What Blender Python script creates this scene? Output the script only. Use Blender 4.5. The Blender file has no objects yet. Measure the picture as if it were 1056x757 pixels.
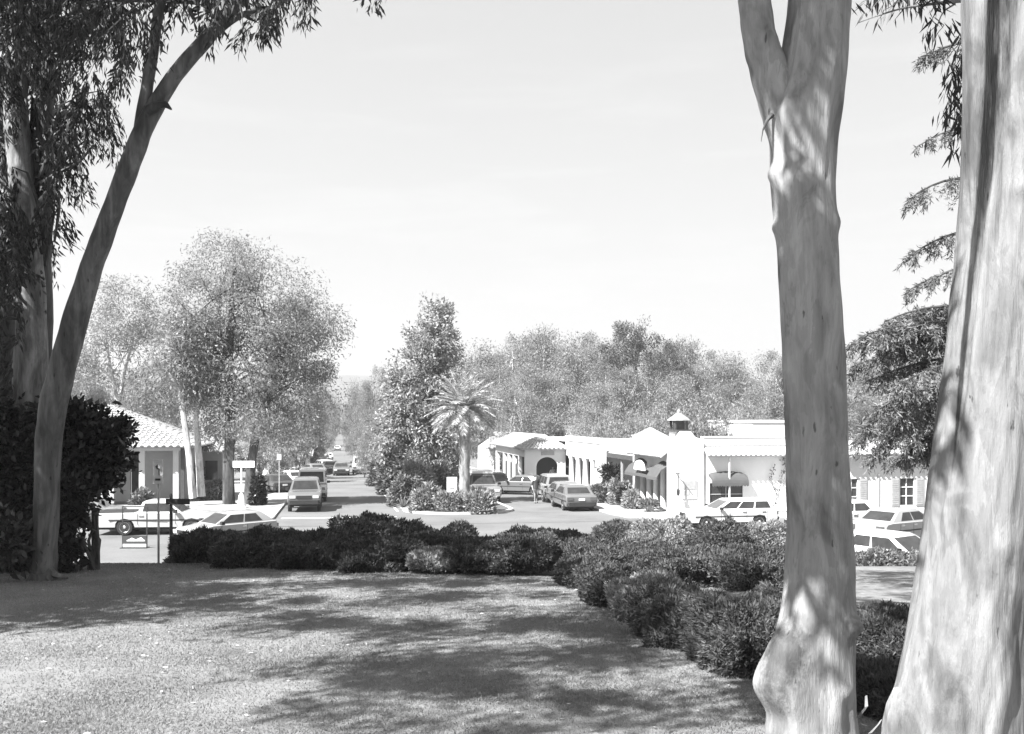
import bpy, bmesh, math, random
import numpy as np
from mathutils import Vector, Matrix, noise

scene = bpy.context.scene
COL = scene.collection
CAMZ, PPX, PPY, FPX = 5.1, 528.0, 430.0, 1000.0
RAD = math.radians
CS, SN = math.cos(RAD(10.1)), math.sin(RAD(10.1))      # street frame: u across, v along the street

# ------------------------------------------------------------------ terrain
_HB = [(-60, 3.6), (0, 3.5), (17, 2.48), (19, 2.2), (22, 1.3), (25, .5), (27, .15), (29, 0), (45, 0), (60, -.3), (120, -1.6),
       (250, -4.0), (400, -4.2), (600, -2.5), (800, .3), (1000, 5), (1150, 14), (4000, 14)]
_HX = np.array([a for a, b in _HB], float); _HY = np.array([b for a, b in _HB], float)
def h(y):
    d = 1.2 if y < 45 else (4 if y < 130 else 20)
    return float((np.interp(y - d, _HX, _HY) + 2*np.interp(y, _HX, _HY) + np.interp(y + d, _HX, _HY)) / 4)
def at(px, py, Y):
    return Vector(((px - PPX) * Y / FPX, Y, CAMZ - (py - PPY) * Y / FPX))
def gp(px, py, dz=0.0):
    """the point of the ground seen at a photo pixel"""
    best = None
    Y = 3.0
    while Y < 900:
        if CAMZ - (py - PPY) * Y / FPX <= h(Y) + dz: break
        Y += .05 if Y < 80 else .5
    return Vector(((px - PPX) * Y / FPX, Y, h(Y) + dz))
def uv(u, v, dz=0.0):
    y = SN*u + CS*v
    return Vector((CS*u - SN*v, y, h(y) + dz))

# ------------------------------------------------------------------ materials
MATS = {}
SCAR = (-.26, -.20, .62)      # scar on the burl, in the trunk's own coordinates
def newmat(name):
    m = bpy.data.materials.new(name); m.use_nodes = True
    nt = m.node_tree
    b = nt.nodes['Principled BSDF']
    MATS[name] = m
    return m, nt, b
def g3(v): return (v, v, v, 1)
def link(nt, a, b): nt.links.new(a, b)
def noise_node(nt, scale, detail=4, rough=.6, vec=None, dist=0):
    n = nt.nodes.new('ShaderNodeTexNoise')
    n.inputs['Scale'].default_value = scale; n.inputs['Detail'].default_value = detail
    n.inputs['Roughness'].default_value = rough; n.inputs['Distortion'].default_value = dist
    if vec is not None: link(nt, vec, n.inputs['Vector'])
    return n
def ramp(nt, fac, stops, interp='LINEAR'):
    r = nt.nodes.new('ShaderNodeValToRGB'); r.color_ramp.interpolation = interp
    e = r.color_ramp.elements
    e[0].position, e[0].color = stops[0][0], g3(stops[0][1])
    e[1].position, e[1].color = stops[-1][0], g3(stops[-1][1])
    for p, v in stops[1:-1]:
        k = e.new(p); k.color = g3(v)
    link(nt, fac, r.inputs['Fac'])
    return r
def mixc(nt, a, b, fac, mode='MIX'):
    n = nt.nodes.new('ShaderNodeMix'); n.data_type = 'RGBA'; n.blend_type = mode
    for i, v in ((0, fac), (6, a), (7, b)):
        s = n.inputs[i]
        if hasattr(v, 'is_linked'): link(nt, v, s)
        else: s.default_value = v if i == 0 else g3(v)
    return n.outputs[2]
def bump(nt, b, hgt, strength, dist=.02):
    n = nt.nodes.new('ShaderNodeBump'); n.inputs['Strength'].default_value = strength; n.inputs['Distance'].default_value = dist
    link(nt, hgt, n.inputs['Height']); link(nt, n.outputs['Normal'], b.inputs['Normal'])
def coords(nt, which='Object', scale=None):
    t = nt.nodes.new('ShaderNodeTexCoord'); o = t.outputs[which]
    if scale:
        mp = nt.nodes.new('ShaderNodeMapping'); mp.inputs['Scale'].default_value = scale
        link(nt, o, mp.inputs['Vector']); o = mp.outputs['Vector']
    return o
def plain(name, v, rough=.7, spec=.3, var=.12, scale=3.0, metal=0, bmp=0, bscale=40):
    m, nt, b = newmat(name)
    c = coords(nt)
    n = noise_node(nt, scale, 5, .65, c)
    r = ramp(nt, n.outputs['Fac'], [(.25, v*(1-var)), (.75, min(v*(1+var), .92))])
    link(nt, r.outputs['Color'], b.inputs['Base Color'])
    b.inputs['Roughness'].default_value = rough; b.inputs['Specular IOR Level'].default_value = spec
    b.inputs['Metallic'].default_value = metal
    if bmp:
        n2 = noise_node(nt, bscale, 4, .6, c); bump(nt, b, n2.outputs['Fac'], bmp)
    return m
def leafmat(name, v, trans=.3, var=.45, rough=.55, spec=.25, patch=1.2, patchvar=.25):
    m, nt, b = newmat(name)
    out = nt.nodes['Material Output']
    ge = nt.nodes.new('ShaderNodeNewGeometry')
    r = ramp(nt, ge.outputs['Random Per Island'], [(0, v*(1-var)), (.7, v*(1+var*.3)), (1, v*(1+var*1.4))])
    n = noise_node(nt, patch, 2, .5, coords(nt))
    r2 = ramp(nt, n.outputs['Fac'], [(.3, 1-patchvar), (.7, 1.0)])
    col = mixc(nt, r.outputs['Color'], r2.outputs['Color'], 1.0, 'MULTIPLY')
    link(nt, col, b.inputs['Base Color'])
    b.inputs['Roughness'].default_value = rough; b.inputs['Specular IOR Level'].default_value = spec
    t = nt.nodes.new('ShaderNodeBsdfTranslucent'); link(nt, col, t.inputs['Color'])
    mx = nt.nodes.new('ShaderNodeMixShader'); mx.inputs['Fac'].default_value = trans
    link(nt, b.outputs['BSDF'], mx.inputs[1]); link(nt, t.outputs['BSDF'], mx.inputs[2])
    link(nt, mx.outputs['Shader'], out.inputs['Surface'])
    return m
def barkmat(name, lo, mid, hi, sc=1.0, dark=.05, crack=.6):
    m, nt, b = newmat(name)
    c = coords(nt, 'Object', (sc*5, sc*5, sc*.8))
    c2 = coords(nt, 'Object', (sc*2.0, sc*2.0, sc*.9))
    c3 = coords(nt, 'Object', (sc*34, sc*34, sc*2.6))
    n1 = noise_node(nt, 1.0, 6, .62, c, .5)
    n2 = noise_node(nt, 1.3, 4, .55, c2, .8)
    n3 = noise_node(nt, 1.0, 6, .7, c3, .3)
    a = ramp(nt, n1.outputs['Fac'], [(.30, lo), (.47, mid), (.62, hi)])
    p = ramp(nt, n2.outputs['Fac'], [(.36, .50), (.47, .82), (.6, 1.0)])
    col = mixc(nt, a.outputs['Color'], p.outputs['Color'], 1.0, 'MULTIPLY')
    k = ramp(nt, n3.outputs['Fac'], [(.27, 1-crack), (.38, .93), (.7, 1.0)])
    col = mixc(nt, col, k.outputs['Color'], 1.0, 'MULTIPLY')
    # small flecks of dark old bark
    vo = nt.nodes.new('ShaderNodeTexVoronoi'); vo.inputs['Scale'].default_value = 1.0
    c4 = coords(nt, 'Object', (sc*9, sc*9, sc*3.0)); link(nt, c4, vo.inputs['Vector'])
    nz = noise_node(nt, 2.2, 3, .6, c4)
    fl = nt.nodes.new('ShaderNodeMath'); fl.operation = 'ADD'
    link(nt, vo.outputs['Distance'], fl.inputs[0]); link(nt, nz.outputs['Fac'], fl.inputs[1])
    f = ramp(nt, fl.outputs[0], [(.50, dark*6), (.57, 1.0)])
    col = mixc(nt, col, f.outputs['Color'], 1.0, 'MULTIPLY')
    # shed patches with crisp edges, and thin upright cracks
    c5 = coords(nt, 'Object', (sc*2.6, sc*2.6, sc*.8)); n5 = noise_node(nt, 1.5, 8, .62, c5, .6)
    s5 = ramp(nt, n5.outputs['Fac'], [(.0, .80), (.445, .80), (.455, .98), (.56, 1.0), (.57, .88), (1, .88)])
    col = mixc(nt, col, s5.outputs['Color'], 1.0, 'MULTIPLY')
    c6 = coords(nt, 'Object', (sc*13, sc*13, sc*.9)); n6 = noise_node(nt, 1.0, 8, .75, c6, .2)
    s6 = ramp(nt, n6.outputs['Fac'], [(.0, .45), (.31, .5), (.345, 1.0), (1, 1.0)])
    col = mixc(nt, col, s6.outputs['Color'], 1.0, 'MULTIPLY')
    link(nt, col, b.inputs['Base Color'])
    b.inputs['Roughness'].default_value = .62; b.inputs['Specular IOR Level'].default_value = .25
    ad = nt.nodes.new('ShaderNodeMath'); ad.operation = 'ADD'
    link(nt, n1.outputs['Fac'], ad.inputs[0]); link(nt, n3.outputs['Fac'], ad.inputs[1])
    bump(nt, b, ad.outputs[0], .55, .02)
    return m

M = {}
def setup_materials():
    M['white_wall'] = plain('white_stucco', .62, .85, .2, .05, 1.2, bmp=.15, bscale=25)
    M['cream_wall'] = plain('cream_stucco', .48, .85, .2, .07, 1.2, bmp=.15, bscale=25)
    M['grey_wall'] = plain('grey_stucco', .34, .85, .2, .12, 1.2, bmp=.15, bscale=25)
    M['tile'] = plain('clay_tile', .25, .8, .25, .3, 5)
    M['pale_tile'] = plain('pale_clay_tile', .34, .8, .25, .25, 5)
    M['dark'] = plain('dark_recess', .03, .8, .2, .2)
    M['glass'] = plain('window_glass', .035, .08, .6, .2)
    M['wood_dark'] = plain('dark_timber', .06, .7, .3, .3, 8)
    M['wood_pale'] = plain('weathered_timber', .32, .8, .2, .2, 8)
    M['awning'] = plain('grey_canvas', .085, .9, .1, .10, 4)
    M['awning_dark'] = plain('dark_canvas', .10, .9, .1, .10, 4)
    M['asphalt'] = None
    M['concrete'] = plain('concrete', .29, .9, .2, .14, .9, bmp=.2, bscale=60)
    M['kerb'] = plain('kerb_concrete', .40, .9, .2, .12, 2)
    M['paint_line'] = plain('road_paint', .72, .8, .2, .12, 6)
    M['soil'] = plain('bare_soil', .10, .95, .1, .35, 1.6, bmp=.4, bscale=30)
    M['metal_dark'] = plain('dark_painted_metal', .03, .5, .4, .2, 10)
    M['metal_pale'] = plain('galvanised_steel', .42, .5, .4, .15, 10)
    M['sign_white'] = plain('white_sign_paint', .8, .5, .4, .04, 6)
    M['sign_dark'] = plain('dark_sign_paint', .05, .5, .4, .1, 6)
    M['pot'] = plain('terracotta_pot', .35, .85, .2, .15, 6)
    M['skin'] = plain('skin', .38, .6, .3, .05)
    M['hair'] = plain('hair', .03, .6, .3, .2)
    M['cloth_dark'] = plain('dark_cloth', .06, .9, .1, .15, 8)
    M['cloth_grey'] = plain('grey_cloth', .22, .9, .1, .15, 8)
    M['cloth_white'] = plain('white_cloth', .72, .9, .1, .06, 8)
    M['rubber'] = plain('tyre_rubber', .025, .8, .3, .2)
    M['rim'] = plain('wheel_rim', .5, .35, .5, .1, metal=.6)
    M['chrome'] = plain('chrome', .6, .2, .5, .05, metal=.9)
    M['lens'] = plain('lamp_lens', .55, .1, .6, .1)
    M['tail_lens'] = plain('tail_lens', .08, .15, .6, .1)
    M['car_glass'] = plain('car_glass', .03, .06, .35, .5, 2.5)
    M['plate'] = plain('number_plate', .65, .5, .4, .05)
    for n, v in (('white', .58), ('cream', .42), ('silver', .28), ('grey', .16), ('dark', .04), ('mid', .12)):
        m = plain('car_paint_' + n, v, .22, .5, .03, 1.0); M['car_' + n] = m
        m.node_tree.nodes['Principled BSDF'].inputs['Coat Weight'].default_value = .5
        m.node_tree.nodes['Principled BSDF'].inputs['Coat Roughness'].default_value = .08
    # asphalt: worn, patched
    m, nt, b = newmat('asphalt'); M['asphalt'] = m
    c = coords(nt)
    n1 = noise_node(nt, .22, 5, .6, c); n2 = noise_node(nt, 14, 5, .7, c)
    r1 = ramp(nt, n1.outputs['Fac'], [(.3, .10), (.45, .135), (.7, .17)])
    r2 = ramp(nt, n2.outputs['Fac'], [(.3, .82), (.7, 1.08)])
    link(nt, mixc(nt, r1.outputs['Color'], r2.outputs['Color'], 1, 'MULTIPLY'), b.inputs['Base Color'])
    b.inputs['Roughness'].default_value = .9; b.inputs['Specular IOR Level'].default_value = .2
    bump(nt, b, n2.outputs['Fac'], .3, .01)
    # ground (dry turf / dirt far away)
    m, nt, b = newmat('ground_turf'); M['ground'] = m
    n1 = noise_node(nt, .5, 6, .65, c := coords(nt)); n2 = noise_node(nt, 9, 6, .75, c)
    r1 = ramp(nt, n1.outputs['Fac'], [(.3, .15), (.7, .22)]); r2 = ramp(nt, n2.outputs['Fac'], [(.3, .6), (.7, 1.2)])
    link(nt, mixc(nt, r1.outputs['Color'], r2.outputs['Color'], 1, 'MULTIPLY'), b.inputs['Base Color'])
    b.inputs['Roughness'].default_value = .95; b.inputs['Specular IOR Level'].default_value = .1
    bump(nt, b, n2.outputs['Fac'], .6, .03)
    m, nt, b = newmat('lawn_turf'); M['lawn'] = m
    c = coords(nt)
    n1 = noise_node(nt, .8, 6, .65, c); n2 = noise_node(nt, 42, 6, .8, c); n3 = noise_node(nt, 4, 5, .7, c)
    r1 = ramp(nt, n1.outputs['Fac'], [(.3, .155), (.7, .225)]); r2 = ramp(nt, n2.outputs['Fac'], [(.28, .84), (.72, 1.08)])
    r3 = ramp(nt, n3.outputs['Fac'], [(.3, .8), (.7, 1.12)])
    cc = mixc(nt, r1.outputs['Color'], r2.outputs['Color'], 1, 'MULTIPLY')
    link(nt, mixc(nt, cc, r3.outputs['Color'], 1, 'MULTIPLY'), b.inputs['Base Color'])
    b.inputs['Roughness'].default_value = .95; b.inputs['Specular IOR Level'].default_value = .1
    bump(nt, b, n2.outputs['Fac'], .2, .02)
    M['hill'] = plain('scrub_hill', .10, .95, .1, .3, .02)
    M['grass'] = leafmat('grass_blades', .31, .5, .12, patch=.8, patchvar=.3)
    M['litter'] = leafmat('dry_leaves', .36, .1, .4)
    M['euc'] = leafmat('eucalyptus_leaf', .22, .48, .18, .45, .35)
    M['euc_pale'] = leafmat('pale_eucalyptus_leaf', .29, .48, .18, .45, .35)
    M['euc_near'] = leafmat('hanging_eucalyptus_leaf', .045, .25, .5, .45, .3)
    M['magnolia'] = leafmat('glossy_broad_leaf', .32, .35, .5, .6, .2)
    M['pine'] = leafmat('dark_needle', .12, .2, .4)
    M['cedar'] = leafmat('cedar_needle', .16, .25, .5)
    M['pepper'] = leafmat('pepper_leaf', .24, .3, .4)
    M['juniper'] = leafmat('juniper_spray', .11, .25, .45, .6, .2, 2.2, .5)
    M['juniper_pale_sunlit'] = leafmat('pale_sunlit_juniper_spray', .32, .2, .5, .6, .2, 3.5, .3)  # paler juniper; on the lawn hedge one, sunlight is put into the colour
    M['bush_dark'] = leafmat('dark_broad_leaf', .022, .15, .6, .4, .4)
    M['shrub'] = leafmat('garden_shrub_leaf', .17, .25, .5)
    M['shrub_pale'] = leafmat('pale_garden_shrub_leaf', .27, .25, .45)
    M['palm'] = leafmat('palm_leaflet', .42, .2, .4, .4, .4)
    M['bark_near'] = barkmat('smooth_gum_bark', .15, .20, .245, 1.7, .06, .35)
    m = barkmat('burl_bark', .235, .305, .36, 1.7, .06, .35); M['bark_burl'] = m; nt = m.node_tree; b = nt.nodes['Principled BSDF']
    # an old dark scar on the flank of the burl
    src = b.inputs['Base Color'].links[0].from_socket
    c = coords(nt); mp = nt.nodes.new('ShaderNodeMapping'); mp.inputs['Location'].default_value = (-SCAR[0]*5.0, -SCAR[1]*3.2, -SCAR[2]*2.6); mp.inputs['Scale'].default_value = (5.0, 3.2, 2.6)
    link(nt, c, mp.inputs['Vector']); ln = nt.nodes.new('ShaderNodeVectorMath'); ln.operation = 'LENGTH'; link(nt, mp.outputs['Vector'], ln.inputs[0])
    n = noise_node(nt, 7, 6, .7, c); ad = nt.nodes.new('ShaderNodeMath'); ad.operation = 'MULTIPLY_ADD'; ad.inputs[1].default_value = 1.5; link(nt, n.outputs['Fac'], ad.inputs[0]); link(nt, ln.outputs['Value'], ad.inputs[2])
    rr = ramp(nt, ad.outputs[0], [(.55, 0), (.9, 1)]) if False else ramp(nt, ad.outputs[0], [(.0, .34), (1.0, 1.0)])
    mr = nt.nodes.new('ShaderNodeMapRange'); mr.inputs['From Min'].default_value = 1.15; mr.inputs['From Max'].default_value = 1.55; link(nt, ad.outputs[0], mr.inputs['Value']); link(nt, mr.outputs['Result'], rr.inputs['Fac'])
    link(nt, mixc(nt, src, rr.outputs['Color'], 1.0, 'MULTIPLY'), b.inputs['Base Color'])
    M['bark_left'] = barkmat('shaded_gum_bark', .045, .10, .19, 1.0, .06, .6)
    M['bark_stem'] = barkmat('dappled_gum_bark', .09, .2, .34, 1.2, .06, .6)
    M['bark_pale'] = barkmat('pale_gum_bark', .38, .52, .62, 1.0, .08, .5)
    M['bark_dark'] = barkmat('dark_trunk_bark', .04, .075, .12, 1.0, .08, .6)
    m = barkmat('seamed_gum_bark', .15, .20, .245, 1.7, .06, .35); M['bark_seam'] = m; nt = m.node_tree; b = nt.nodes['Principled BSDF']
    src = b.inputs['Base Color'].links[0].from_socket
    an = nt.nodes.new('ShaderNodeAttribute'); an.attribute_name = 'crease_tone'  # tone mask that darkens the crease and its band
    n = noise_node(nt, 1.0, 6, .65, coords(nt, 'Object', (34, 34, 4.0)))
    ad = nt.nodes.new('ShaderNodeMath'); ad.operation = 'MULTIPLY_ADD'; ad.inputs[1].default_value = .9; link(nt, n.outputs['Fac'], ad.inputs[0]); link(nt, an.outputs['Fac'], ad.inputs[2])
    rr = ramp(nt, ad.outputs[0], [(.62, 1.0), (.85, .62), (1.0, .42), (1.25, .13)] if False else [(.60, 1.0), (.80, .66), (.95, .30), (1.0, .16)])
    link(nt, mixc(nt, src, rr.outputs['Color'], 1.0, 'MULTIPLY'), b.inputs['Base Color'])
    M['bark_old'] = barkmat('rough_old_bark', .07, .12, .19, 1.7, .05, .6)
    M['bark_crease'] = barkmat('crease_bark', .02, .035, .06, 1.7, .05, .6)
    M['palm_bark'] = barkmat('palm_trunk_bark', .18, .28, .38, 1.5, .08, .6)
    M['stem'] = plain('woody_stem', .09, .9, .1, .3, 12)

# ------------------------------------------------------------------ mesh helpers
class MB:
    def __init__(s): s.v = []; s.f = []; s.m = []
    def add(s, vs, fs, mi=0):
        o = len(s.v); s.v += [tuple(p) for p in vs]
        s.f += [tuple(i + o for i in f) for f in fs]; s.m += [mi]*len(fs)
        return s
    def box(s, x0, x1, y0, y1, z0, z1, mi=0):
        v = [(x, y, z) for z in (z0, z1) for (x, y) in ((x0, y0), (x1, y0), (x1, y1), (x0, y1))]
        return s.add(v, [(3, 2, 1, 0), (4, 5, 6, 7), (0, 1, 5, 4), (1, 2, 6, 5), (2, 3, 7, 6), (3, 0, 4, 7)], mi)
    def prism(s, poly, axis, a0, a1, mi=0):
        """poly of 2-D points, extruded along axis ('x': poly is (y,z); 'y': (x,z); 'z': (x,y))"""
        def P(p, a):
            return (a, p[0], p[1]) if axis == 'x' else ((p[0], a, p[1]) if axis == 'y' else (p[0], p[1], a))
        n = len(poly)
        v = [P(p, a0) for p in poly] + [P(p, a1) for p in poly]
        f = [tuple(range(n-1, -1, -1)), tuple(range(n, 2*n))] + [(i, (i+1) % n, n + (i+1) % n, n + i) for i in range(n)]
        return s.add(v, f, mi)
    def tube(s, pts, rad, seg=8, mi=0, caps=True, wob=0.0, seed=0):
        pts = [Vector(p) for p in pts]; n = len(pts)
        if not hasattr(rad, '__len__'): rad = [rad]*n
        rings = []; up = Vector((0, 1, 0.13)).normalized()
        t0 = (pts[1] - pts[0]).normalized()
        if abs(t0.dot(up)) > .9: up = Vector((1, 0, .1)).normalized()
        a = (up - t0*up.dot(t0)).normalized()
        for i in range(n):
            t = ((pts[min(i+1, n-1)] - pts[max(i-1, 0)])).normalized()
            a = (a - t*a.dot(t)).normalized(); b = t.cross(a)
            ring = []
            for k in range(seg):
                th = 2*math.pi*k/seg
                r = rad[i]
                if wob: r *= 1 + wob*noise.noise(Vector((math.cos(th)*1.3 + seed, math.sin(th)*1.3, i*.35 + seed)))
                ring.append(pts[i] + (a*math.cos(th) + b*math.sin(th))*r)
            rings.append(ring)
        vs = [p for r in rings for p in r]
        fs = [(i*seg + k, i*seg + (k+1) % seg, (i+1)*seg + (k+1) % seg, (i+1)*seg + k) for i in range(n-1) for k in range(seg)]
        if caps: fs += [tuple(range(seg-1, -1, -1)), tuple((n-1)*seg + k for k in range(seg))]
        return s.add(vs, fs, mi)
    def lathe(s, prof, seg=16, mi=0, c=(0, 0, 0), axis='z'):
        vs = []
        for r, z in prof:
            for k in range(seg):
                th = 2*math.pi*k/seg; a, b = r*math.cos(th), r*math.sin(th)
                if axis == 'z': vs.append((c[0]+a, c[1]+b, c[2]+z))
                elif axis == 'y': vs.append((c[0]+a, c[1]+z, c[2]+b))
                else: vs.append((c[0]+z, c[1]+a, c[2]+b))
        n = len(prof)
        fs = [(i*seg+k, i*seg+(k+1) % seg, (i+1)*seg+(k+1) % seg, (i+1)*seg+k) for i in range(n-1) for k in range(seg)]
        fs += [tuple(range(seg-1, -1, -1)), tuple((n-1)*seg+k for k in range(seg))]
        return s.add(vs, fs, mi)
    def build(s, name, mats, parent=None, smooth=False, fix=True):
        me = bpy.data.meshes.new(name)
        me.from_pydata(s.v, [], s.f)
        if not isinstance(mats, (list, tuple)): mats = [mats]
        for m in mats: me.materials.append(m)
        if len(mats) > 1: me.polygons.foreach_set('material_index', s.m)
        if fix:
            bm = bmesh.new(); bm.from_mesh(me); bmesh.ops.recalc_face_normals(bm, faces=bm.faces); bm.to_mesh(me); bm.free()
        if smooth:
            me.polygons.foreach_set('use_smooth', [True]*len(me.polygons))
            try: me.set_sharp_from_angle(angle=RAD(40))
            except Exception: pass
        me.update()
        o = bpy.data.objects.new(name, me); COL.objects.link(o)
        if parent: o.parent = parent
        return o

def mesh_np(name, V, F, mat, parent=None, smooth=False):
    V = np.asarray(V, np.float32); F = np.asarray(F, np.int32); k = F.shape[1]
    me = bpy.data.meshes.new(name)
    me.vertices.add(len(V)); me.vertices.foreach_set('co', V.ravel())
    me.loops.add(F.size); me.loops.foreach_set('vertex_index', F.ravel())
    me.polygons.add(len(F)); me.polygons.foreach_set('loop_start', np.arange(0, F.size, k, dtype=np.int32))
    try: me.polygons.foreach_set('loop_total', np.full(len(F), k, np.int32))
    except Exception: pass
    me.materials.append(mat)
    if smooth: me.polygons.foreach_set('use_smooth', np.ones(len(F), bool))
    me.update(calc_edges=True); me.validate()
    o = bpy.data.objects.new(name, me); COL.objects.link(o)
    if parent: o.parent = parent
    return o
def nrm(a):
    return a / np.maximum(np.linalg.norm(a, axis=1, keepdims=True), 1e-9)
def leaf_np(C, D, L, W, rng, mid=.45, side=None):
    n = len(C); D = nrm(D)
    S = np.cross(D, rng.normal(size=(n, 3))) if side is None else side
    S = nrm(S)
    L = np.broadcast_to(np.asarray(L, float), (n,))[:, None]; W = np.broadcast_to(np.asarray(W, float), (n,))[:, None]
    N = np.cross(D, S)
    mdl = C + D*L*mid + N*L*.04
    V = np.stack([C, mdl + S*W*.5, C + D*L, mdl - S*W*.5], 1).reshape(-1, 3)
    F = np.arange(n*4).reshape(n, 4)
    return V, F
def cat(parts):
    Vs, Fs, o = [], [], 0
    for V, F in parts:
        Vs.append(V); Fs.append(F + o); o += len(V)
    return np.concatenate(Vs), np.concatenate(Fs)

def tag(o, label=None, cat=None, group=None, kind=None):
    if label: o['label'] = label
    if cat: o['category'] = cat
    if group: o['group'] = group
    if kind: o['kind'] = kind
    return o
def empty(name, loc, rz=0, label=None, cat=None, group=None):
    o = bpy.data.objects.new(name, None); COL.objects.link(o)
    o.location = loc; o.rotation_euler = (0, 0, rz); o.empty_display_size = .2
    return tag(o, label, cat, group)
def copy_tree(o, loc, rz=0, sc=None, label=None, group=None, parent=None):
    c = o.copy(); COL.objects.link(c)
    if parent: c.parent = parent
    else:
        c.location = loc; c.rotation_euler = (0, 0, rz)
        if sc: c.scale = sc
        if label: c['label'] = label
        if group: c['group'] = group
    for ch in list(o.children): copy_tree(ch, None, parent=c)
    return c
# ------------------------------------------------------------------ vegetation
def blob_points(rng, blobs, n, inner=.35):
    """random points in a set of ellipsoids, biased to their outer shell"""
    w = np.array([b[1][0]*b[1][1]*b[1][2] for b in blobs])**(2/3); w /= w.sum()
    idx = rng.choice(len(blobs), n, p=w)
    C = np.array([b[0] for b in blobs], float)[idx]; R = np.array([b[1] for b in blobs], float)[idx]
    d = nrm(rng.normal(size=(n, 3)))
    r = inner + (1-inner)*rng.random(n)**.55
    return C + d*R*r[:, None], d
def crown_np(rng, blobs, nclump, nleaf, cs, L, W, droop=.3, out=.6, inner=.35, flat=.75):
    P, d = blob_points(rng, blobs, nclump, inner)
    w = rng.random(nclump)**1.5 + .15; w /= w.sum()
    k = rng.choice(nclump, nleaf, p=w)
    sz = (cs*(.6 + .8*rng.random(nclump)))[k][:, None]
    off = np.clip(rng.normal(size=(nleaf, 3)), -1.7, 1.7) * sz * np.array([1, 1, flat])
    C = P[k] + off
    D = d[k]*out + rng.normal(size=(nleaf, 3))*.7 + np.array([0, 0, -droop])
    s = .6 + .8*rng.random(nleaf)
    return leaf_np(C, D, L*s, W*s, rng), P
def limbs(mb, rng, base_path, targets, r0, n, frac=(.45, .95), seg=6):
    bp = [Vector(p) for p in base_path]
    for i in range(n):
        t = targets[rng.integers(len(targets))]
        f = frac[0] + (frac[1]-frac[0])*rng.random()
        k = f*(len(bp)-1); a = bp[int(k)].lerp(bp[min(int(k)+1, len(bp)-1)], k - int(k))
        b = Vector(t)
        mid = a.lerp(b, .5) + Vector((rng.normal()*.25, rng.normal()*.25, .25))*((b-a).length*.25)
        pts = [a*(1-s)**2 + mid*2*s*(1-s) + b*s*s for s in np.linspace(0, 1, 6)]
        r = r0*(.3 + .25*rng.random())
        mb.tube(pts, [r*(1-.85*s) for s in np.linspace(0, 1, 6)], seg, caps=False)
def make_tree(name, loc, seed, blobs, trunks, nclump, nleaf, cs, L, W, leaf, bark, nl=14, droop=.3, out=.6, inner=.35, label=None, cat='tree', group=None, rz=0):
    """trunks: list of (path, radii); everything in local metres, base at the origin"""
    rng = np.random.default_rng(seed)
    root = empty(name, loc, rz, label, cat, group)
    (V, F), P = crown_np(rng, blobs, nclump, nleaf, cs, L, W, droop, out, inner)
    tb = MB(); lb = MB()
    for path, rad in trunks:
        pts = [Vector(p) for p in path]
        # smooth the path
        fine = []
        for i in range(len(pts)-1):
            for s in (0, .34, .67): fine.append((pts[i].lerp(pts[i+1], s), rad[i]+(rad[i+1]-rad[i])*s))
        fine.append((pts[-1], rad[-1]))
        tb.tube([p for p, r in fine], [r for p, r in fine], 9, wob=.18, seed=seed)
        limbs(lb, rng, path, P, max(rad[0]*.55, .05), max(2, nl//len(trunks)))
    tb.build('trunk', M[bark], root, True, False)
    lb.build('branches', M[bark], root, True, False)
    mesh_np('crown', V, F, M[leaf], root)
    return root

def lump(p, seed, f, a):
    return a*noise.noise(Vector((p[0]*f + seed*3.1, p[1]*f - seed*1.7, p[2]*f + seed)))
def shrub_np(seed, rx, ry, hh, n, L, W, up=.35, lumpf=2.2, lumpa=.22, skirt=.0, spray=1.0):
    """foliage of a shrub: lumpy inner body plus sprays over its surface; base centre at the origin"""
    rng = np.random.default_rng(seed)
    def surf(d):
        # superellipsoid-ish dome
        e = 3.6
        q = (abs(d[0])**e + abs(d[1])**e + abs(d[2])**e)**(-1/e)
        p = Vector((d[0]*q*rx, d[1]*q*ry, d[2]*q*hh))
        s = 1 + lump(p, seed, lumpf, lumpa) + lump(p, seed+5, lumpf*3, lumpa*.5)
        return p*s
    # body
    vs, fs = [], []
    ns, nr = 22, 8
    for i in range(nr+1):
        ph = (math.pi/2)*i/nr
        for k in range(ns):
            th = 2*math.pi*k/ns
            d = (math.cos(th)*math.cos(ph), math.sin(th)*math.cos(ph), math.sin(ph)+.02)
            p = surf(d)*.78; vs.append((p.x, p.y, p.z + skirt*.8))
    for i in range(nr):
        for k in range(ns):
            fs.append((i*ns+k, i*ns+(k+1) % ns, (i+1)*ns+(k+1) % ns, (i+1)*ns+k))
    d = nrm(rng.normal(size=(n, 3)) * np.array([1, 1, 1])); d[:, 2] = np.abs(d[:, 2])
    Pp = np.array([surf(x) for x in d]); 
    Pp[:, 2] += skirt*.6
    nd = nrm(d / np.array([rx, ry, hh])) 
    # clumped sprays: a shared lean per clump
    k = rng.integers(0, max(8, n//40), n); lean = rng.normal(size=(max(8, n//40), 3))*.45
    D = nd*spray*.9 + lean[k]*1.3 + rng.normal(size=(n, 3))*.65 + np.array([0, 0, up*.6])
    s = .5 + 1.0*rng.random(n)
    C = Pp*(.84 + .16*rng.random(n)[:, None])
    lv = leaf_np(C, D, L*s, W*s, rng, .4)
    return cat([(np.array(vs), np.array(fs)), lv])
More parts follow.
